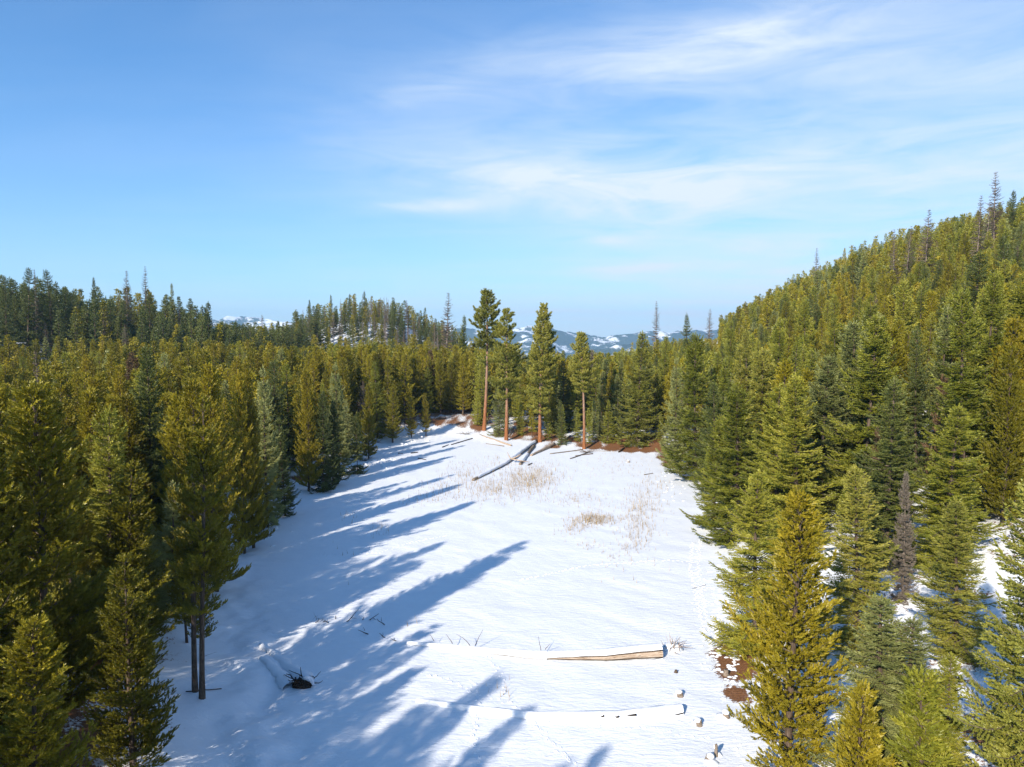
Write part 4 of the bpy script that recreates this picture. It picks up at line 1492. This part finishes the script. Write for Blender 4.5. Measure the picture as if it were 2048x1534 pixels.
def stump(px, py, rad_, h, label, mat=M_GREYLOG, snow=True, broken=False, seed=0):
    g = ground_at(px, py); r = np.random.default_rng(seed + int(px))
    t = thing('tree_stump', label, 'stump', tuple(g), r.uniform(0, 6))
    z = np.array([-.25, -.02, .06, .18, h * .6, h]); z = np.sort(z)
    h = h * .75; rad_ = rad_ * .70
    rr_ = rad_ * np.array([1.9, 1.6, 1.28, 1.1, 1.0, .96])
    G = Geo(); G.tube(np.stack([z * 0, z * 0, z], -1), rr_, sides=11, jitter=.05, cap=True, jr=r)
    V0 = G.V[0]
    if broken:
        top = V0[:, 2] > h * .95
        V0[top, 2] += r.uniform(0, h * .45, top.sum())
    link('wood', G.mesh('stump_wood', [mat]), t)
    G = Geo(); G.tube(np.array([[0, 0, h + .001], [0, 0, h + .012]]), [rad_ * .93, rad_ * .9], sides=11, jitter=.02, jr=r)
    link('cut_face', G.mesh('stump_top', [M_BLEACH]), t)
    if snow:
        G = Geo(); zz = np.array([h - .05, h + .04, h + .12, h + .17, h + .19]); G.tube(np.stack([zz * 0 - .05, zz * 0 + .05, zz], -1), rad_ * np.array([1.15, 1.34, 1.15, .7, .1]), sides=12, jitter=.08, jr=r)
        G.tube(np.array([[.05, .2, -.12], [.05, .2, .0], [.05, .2, .1], [.05, .2, .15]]), rad_ * np.array([2.9, 2.4, 1.5, .2]), sides=12, jitter=.08, jr=r)
        link('snow_cap', G.mesh('stump_snow', [M_CAP]), t)
    return t


stump(1432, 1512, .13, .6, 'tall broken snow-capped stump nearest the bottom edge', broken=True)
stump(1418, 1520, .24, .3, 'low snow-capped stump right beside the tall broken stump')
stump(1398, 1450, .22, .35, 'snow-capped stump left below the golden pine')
stump(1360, 1392, .24, .32, 'snow-capped stump halfway between the buried logs and the golden pine')
stump(1452, 1434, .25, .45, 'rounded snow-capped stump touching the golden pine boughs')
stump(1452, 1350, .24, .38, 'small cut stump under the brown mound', snow=False)
stump(1637, 1090, .50, .8, 'reddish-brown cut stump with snow on top high on the slope', M_ORANGE)
stump(2016, 1500, .32, .45, 'big cut stump in the bottom right corner', M_BARK)
stump(1998, 1474, .22, .35, 'smaller mossy stump behind the big corner stump', M_BARK)
stump(1278, 888, .35, .9, 'light broken stump under the big golden-green fir', M_BLEACH, False, True)
stump(1257, 925, .3, .4, 'tiny grey stump below the brown bank', M_GREYLOG)
stump(1352, 1345, .14, .12, 'tip of a stump just showing through the snow', M_BARK, False)


# root plate of the uprooted tree at the left, with snow ridges running back from it
g = ground_at(606, 1372)
t = thing('uprooted_tree', 'dark tangled root plate of an uprooted tree under snow heaps', 'uprooted tree', tuple(g))
r = np.random.default_rng(77)
axis_d = (ground_at(510, 1290) - g); L_ = np.linalg.norm(axis_d); axis_d = axis_d / L_
for k_, off in enumerate((-.55, .55)):
    side = np.array([-axis_d[1], axis_d[0], 0]) * off
    pts_ = [side + axis_d * s_ * L_ * (1.0 if k_ == 0 else .7) + np.array([0, 0, .18 * (1 - s_)]) for s_ in np.linspace(0.08, 1, 12)]
    for p_ in pts_:
        p_[2] = hgt(g[0] + p_[0], g[1] + p_[1]) - g[2] + .12
    for p_ in pts_:
        p_[2] -= .10
        p_[:2] += r.normal(0, .07, 2)
    G = Geo(); G.tube(np.array(pts_), np.linspace(.62, .2, 12) * r.uniform(.8, 1.2, 12), sides=11, arc=(R(-20), R(200)), cap=False, jitter=.07, jr=r, squash=.62)
    link('snow_ridge', G.mesh('snow_ridge', [M_CAP]), t)
G = Geo()
for _ in range(46):
    a = r.uniform(-1.2, 1.2); p0 = np.array([a * .55, -.15 + r.normal(0, .15), .15 + abs(r.normal(0, .22))])
    G.tube(crooked(p0, (r.normal(0, 1), -.8 + r.normal(0, .5), r.normal(.1, .6)), r.uniform(.25, .6), 5, .4, r), np.linspace(.055, .015, 5), sides=5, jr=r)
o_ = link('roots', G.mesh('roots', [M_DARKWOOD]), t); o_['kind'] = 'stuff'
G = Geo(); G.tube(np.array([[-.6, 0, .0], [-.25, -.05, .12], [.2, -.05, .15], [.6, 0, .02]]), [.25, .42, .40, .22], sides=9, jitter=.16, jr=r)
link('root_ball', G.mesh('root_ball', [M_DARKWOOD]), t)
G = Geo(); G.tube(np.array([[-.1, .1, .4], [.25, .0, .62], [.62, -.02, .42], [.75, -.1, .12]]), [.12, .2, .2, .08], sides=9, jitter=.08, jr=r)
link('snow_heap', G.mesh('snow_heap', [M_CAP]), t)
for (p0, d_, L, r0_) in [((-.5, 0, .35), (-1, .5, .2), 2.0, .05), ((-.4, 0, .4), (-1, .8, .05), 1.7, .04), ((.0, .1, .5), (-.6, .2, .7), .8, .05), ((.6, .1, .3), (.5, .1, .9), .9, .04),
                         ((.6, 0, .25), (1, -.2, .0), .8, .05), ((.05, .1, .5), (-.9, .1, .5), 1.2, .04)]:
    stub(t, (0, 0, 0), crooked(p0, d_, L, 6, .22, r), r0_, .015, M_DARKWOOD, 'root')

# brush pile at the thick end of the long log
g = ground_at(1345, 1300)
t = thing('brush_pile', 'grey tangle of dead branches at the thick end of the bleached log', 'brush pile', tuple(g))
for k_ in range(34):
    p0 = np.array([r.normal(0, .28), r.normal(0, .25), abs(r.normal(0, .15))])
    stub(t, (0, 0, 0), crooked(p0, (r.normal(0, .7), r.normal(0, .5), r.uniform(.1, 1.1)), r.uniform(.5, 1.35), 5, .14, r), r.uniform(.02, .05), .01, M_BLEACH if k_ % 3 else M_GREYLOG, 'branch', seed=k_)
G = Geo(); G.tube(np.array([[-.9, .1, .02], [-.3, 0, .10], [.3, 0, .08], [.8, 0, .0]]), [.15, .42, .40, .1], sides=10, jitter=.06, jr=r)
link('snow_heap', G.mesh('snow_heap', [M_CAP]), t)

# limbs of a buried tree top that poke out of the snow
for k_, (px, py, d_, L, lab) in enumerate([
        (630, 1245, (.8, 0, .9), .55, 'leftmost dark limb poking out of the snow in a row of limbs'),
        (645, 1244, (.6, .1, .6), .5, 'short limb beside the leftmost dark limb'),
        (659, 1246, (-.7, 0, .7), .55, 'limb leaning the other way beside the short one'),
        (671, 1238, (.2, 0, 1), .45, 'small upright limb in the middle of the row'),
        (692, 1243, (.8, .1, .6), 1.45, 'longest straight limb slanting up from the row'),
        (724, 1240, (.5, 0, .8), .3, 'tiny forked limb right of the longest one'),
        (737, 1240, (.9, 0, .5), 1.0, 'arched dark limb in the row'),
        (770, 1250, (-.8, .1, 1.0), .9, 'bent limb at the right end of the row'),
        (738, 1268, (-.9, .1, .8), .95, 'crooked limb lying below the row'),
        (772, 1275, (-.9, .1, .6), .7, 'curved limb left of the long log tip'),
        (795, 1282, (-.9, .1, .6), .6, 'thin curved limb at the tip of the long log'),
        (620, 955, (-.3, 0, 1), 1.6, 'thin grey broken stem at the left snow edge'),
        (585, 985, (.25, 0, 1), 1.4, 'small split grey stub beside the dead bush')]):
    g = ground_at(px, py)
    t = thing('dead_limb', lab, 'branch', tuple(g))
    stub(t, (0, 0, 0), crooked((0, 0, -.05), d_, L, 6, .16, r, lift=-.05 if 'arch' in lab or 'curved' in lab else 0), .042, .018, M_DARKWOOD, 'limb', 6, seed=px)
    stub(t, (0, 0, 0), crooked((d_[0] * L * .4, 0, d_[2] * L * .35), (d_[0] + .8, .2, .3), L * .35, 4, .2, r), .02, .008, M_DARKWOOD, 'twig', 4, seed=px + 1)


def bush(px, py, w, h, n, label, mat, seed):
    g = ground_at(px, py); r = np.random.default_rng(seed)
    t = thing('dead_bush', label, 'bush', tuple(g))
    segs = []
    for _ in range(n):
        a = r.uniform(0, 6.28); d_ = np.array([math.cos(a) * w, math.sin(a) * w * .7, h * r.uniform(.15, 1)])
        p = crooked((r.normal(0, .2), r.normal(0, .2), 0), d_, np.linalg.norm(d_) * r.uniform(.6, 1.1), 5, .16, r)
        segs.append((p, .022, .006))
        for q_ in range(3):
            segs.append((crooked(p[2 + q_ % 3], d_ + r.normal(0, .8, 3), r.uniform(.3, .7), 3, .2, r), .010, .004))
    V, T = limb_mesh(segs)
    o_ = link('twigs', fast_mesh('bush_twigs', V, T, [mat]), t); o_['kind'] = 'stuff'


bush(540, 998, 1.9, 1.9, 150, 'round dark leafless bush on the snow below the left trees', M_DARKWOOD, 1)
bush(705, 905, 2.0, 1.5, 60, 'low leafless bush at the foot of the dark firs', M_BRANCH, 2)
bush(728, 922, 1.6, 1.0, 40, 'small brush on the snow in front of the left bank firs', M_BRANCH, 3)
bush(752, 885, 1.6, 1.2, 40, 'sparse brush by the forward cone-shaped conifer', M_BRANCH, 4)
bush(930, 868, 2.5, .8, 40, 'thin low twigs on the snowy rise of the far left bank', M_BRANCH, 5)
bush(1175, 905, 2.0, .7, 50, 'twiggy litter heap at the foot of the rightmost ponderosa', M_BRANCH, 6)
bush(1690, 1030, 1.0, 1.2, 40, 'leafless twigs in the snowy gap of the right slope', M_GREY, 7)
bush(640, 1240, .25, .3, 3, 'a few stray twigs near the leftmost limb of the row', M_DARKWOOD, 8)

# dry reeds standing through the snow: nobody could count them
REED = [(1062, 955, 60, 24, 900, .85), (1040, 975, 70, 22, 420, .8), (930, 952, 45, 28, 330, .8), (975, 985, 60, 22, 260, .8), (890, 985, 60, 18, 160, .7), (1190, 1040, 42, 12, 520, .6), (1150, 1055, 30, 16, 120, .6),
        (1160, 1000, 50, 22, 150, .7), (1280, 1030, 38, 50, 420, .8), (1300, 985, 40, 35, 160, .7), (1230, 930, 60, 25, 160, .6), (850, 1000, 40, 12, 60, .6), (760, 1060, 20, 14, 30, .6),
        (990, 925, 30, 14, 90, .7), (1270, 1080, 25, 20, 60, .7), (1240, 1120, 40, 30, 40, .5), (1185, 1090, 30, 10, 30, .5), (700, 1040, 15, 14, 14, .7), (675, 1120, 60, 40, 6, .6), (1010, 1390, 10, 12, 6, .6), (995, 1380, 25, 20, 5, .6), (815, 1250, 12, 12, 3, .8)]
V, T, C = [], [], []
for (cx, cy, wx, wy, nn_, hh) in REED:
    ox = rng.normal(0, .55, nn_) * wx; oy = rng.normal(0, .55, nn_) * wy
    cl_ = rng.integers(0, max(3, nn_ // 12), nn_)
    g0 = ground_at(cx, cy); gx_ = ground_at(cx + wx, cy); gy_ = ground_at(cx, cy - wy)
    ax = gx_[:2] - g0[:2]; ay = gy_[:2] - g0[:2]
    P2 = g0[:2] + np.outer(ox / wx, ax) + np.outer(oy / wy, ay)
    zz = height(P2[:, 0], P2[:, 1])
    for (x_, y_), z_ in zip(P2, zz):
        h_ = hh * rng.uniform(.5, 1.25); wd = rng.uniform(.014, .028); a = rng.uniform(0, 3.14); dx, dy = math.cos(a) * wd, math.sin(a) * wd
        lx, ly = rng.normal(0, .13, 2) * h_
        b0 = len(V)
        V += [(x_ - dx, y_ - dy, z_ - .05), (x_ + dx, y_ + dy, z_ - .05), (x_ + lx, y_ + ly, z_ + h_), (x_ - dy, y_ + dx, z_ - .05), (x_ + dy, y_ - dx, z_ - .05)]
        T += [(b0, b0 + 1, b0 + 2), (b0 + 3, b0 + 4, b0 + 2)]
        C += [rng.uniform(.2, .9)] * 5
link('dry_reeds', fast_mesh('dry_reeds', V, T, [M_STRAW], tone=C), kind='stuff', label='thin straw-coloured reeds standing through the snow in loose patches', category='reeds')

# tracks of animals and people: small pressed heaps of snow, in lines
V, T = [], []


def print_mark(x_, y_, a, s_):
    z_ = hgt(x_, y_)
    c_, s2 = math.cos(a), math.sin(a)
    b0 = len(V); m_ = 8
    for (rr_, dz_) in ((1.0, .0), (.72, .035), (.45, .03), (.2, -.02)):
        for j in range(m_):
            an = j * 6.283 / m_; ex, ey = math.cos(an) * s_ * rr_ * 1.6, math.sin(an) * s_ * rr_
            V.append((x_ + ex * c_ - ey * s2, y_ + ex * s2 + ey * c_, z_ + dz_ * s_ / .14 + (-.01 if rr_ == 1.0 else 0.008)))
    for q_ in range(3):
        for j in range(m_):
            j2 = (j + 1) % m_
            a0, a1, b1, b2 = b0 + q_ * m_ + j, b0 + q_ * m_ + j2, b0 + (q_ + 1) * m_ + j2, b0 + (q_ + 1) * m_ + j
            T.extend([(a0, a1, b1), (a0, b1, b2)])
    for j in range(1, m_ - 1):
        T.append((b0 + 3 * m_, b0 + 3 * m_ + j, b0 + 3 * m_ + j + 1))


for trail in [[(1060, 1435), (1085, 1460), (1105, 1485), (1140, 1515), (1165, 1545)], [(1070, 1438), (1110, 1444), (1200, 1452), (1290, 1456), (1370, 1472), (1430, 1478)],
              [(860, 1350), (905, 1362), (940, 1382), (985, 1396), (1030, 1412), (1060, 1428)], [(975, 1312), (990, 1330), (1003, 1352), (1010, 1375), (1000, 1392)],
              [(945, 1360), (955, 1400), (950, 1470), (960, 1534)], [(1040, 1160), (1180, 1130), (1330, 1120), (1400, 1125)], [(1400, 1080), (1395, 1150), (1410, 1220), (1425, 1290), (1400, 1340)],
              [(1385, 1085), (1380, 1140), (1395, 1200), (1408, 1260)], [(1475, 1480), (1480, 1510), (1488, 1540)], [(640, 1110), (760, 1105), (820, 1085), (900, 1070)], [(1060, 1440), (1095, 1480), (1125, 1510), (1150, 1534)]]:
    W_ = [ground_at(*p) for p in trail]
    for a, b in zip(W_[:-1], W_[1:]):
        L = np.linalg.norm(b - a); n_ = int(L / .42); an = math.atan2(b[1] - a[1], b[0] - a[0])
        for i in range(n_):
            p = a + (b - a) * (i / max(n_, 1)); off = (.10 if i % 2 else -.10)
            print_mark(p[0] - math.sin(an) * off + rng.normal(0, .05), p[1] + math.cos(an) * off + rng.normal(0, .05), an + rng.normal(0, .3), rng.uniform(.08, .14))
link('animal_tracks', fast_mesh('animal_tracks', V, T, [M_CAP], smooth=True), kind='stuff', label='lines of small animal tracks pressed into the snow', category='tracks')

# snow clods and small heaps on the banks
r = np.random.default_rng(5)
V, T = [], []
for (cx, cy, sx, sy, n_, s0) in [(1440, 1250, 30, 90, 160, .14), (1465, 1330, 12, 45, 50, .12), (1400, 1180, 20, 80, 60, .1), (820, 870, 40, 20, 50, .35), (760, 920, 40, 22, 40, .35), (1350, 960, 40, 40, 40, .16), (540, 1060, 40, 30, 20, .25), (1640, 1140, 30, 60, 24, .22)]:
    for _ in range(n_):
        g = ground_at(cx + r.normal(0, .5) * sx, cy + r.normal(0, .5) * sy)
        s_ = s0 * r.uniform(.5, 1.3); b0 = len(V)
        for (rr_, zz_) in ((1, -.1), (.8, .25), (.35, .5)):
            for j in range(6):
                an = j * 1.047 + rr_; k_ = s_ * rr_ * r.uniform(.8, 1.2); V.append((g[0] + math.cos(an) * k_ * 1.3, g[1] + math.sin(an) * k_, g[2] + s_ * zz_))
        for q_ in range(2):
            for j in range(6):
                j2 = (j + 1) % 6; a0, a1, b1, b2 = b0 + q_ * 6 + j, b0 + q_ * 6 + j2, b0 + q_ * 6 + 6 + j2, b0 + q_ * 6 + 6 + j
                T.extend([(a0, a1, b1), (a0, b1, b2)])
        for j in range(1, 5):
            T.append((b0 + 12, b0 + 12 + j, b0 + 12 + j + 1))
link('snow_clods', fast_mesh('snow_clods', V, T, [M_CAP], smooth=True), kind='stuff', label='scattered lumps of snow along the banks', category='snow')

# ------------------------------------------------------------------ the air between here and the mountains
HAZE = 9e-5
if HAZE:
    mh = bpy.data.materials.new('haze'); mh.use_nodes = True
    H_ = NT(mh.node_tree)
    pv = H_.n('ShaderNodeVolumePrincipled'); pv.inputs['Color'].default_value = (0.40, 0.68, 1.0, 1); pv.inputs['Density'].default_value = HAZE
    pv.inputs['Anisotropy'].default_value = 0.0
    oo = H_.n('ShaderNodeOutputMaterial'); H_.l(pv.outputs[0], oo.inputs['Volume'])
    x0, x1, y0, y1, z0, z1 = -9600, 9600, -1200, 9000, -420, 330
    Vv = [(x, y, z) for x in (x0, x1) for y in (y0, y1) for z in (z0, z1)]
    Fq = [(0, 1, 3, 2), (4, 6, 7, 5), (0, 4, 5, 1), (2, 3, 7, 6), (0, 2, 6, 4), (1, 5, 7, 3)]
    link('haze', fast_mesh('haze', np.array(Vv, float), np.array(Fq), [mh]), kind='stuff', label='thin blue haze filling the air of the valley', category='haze')
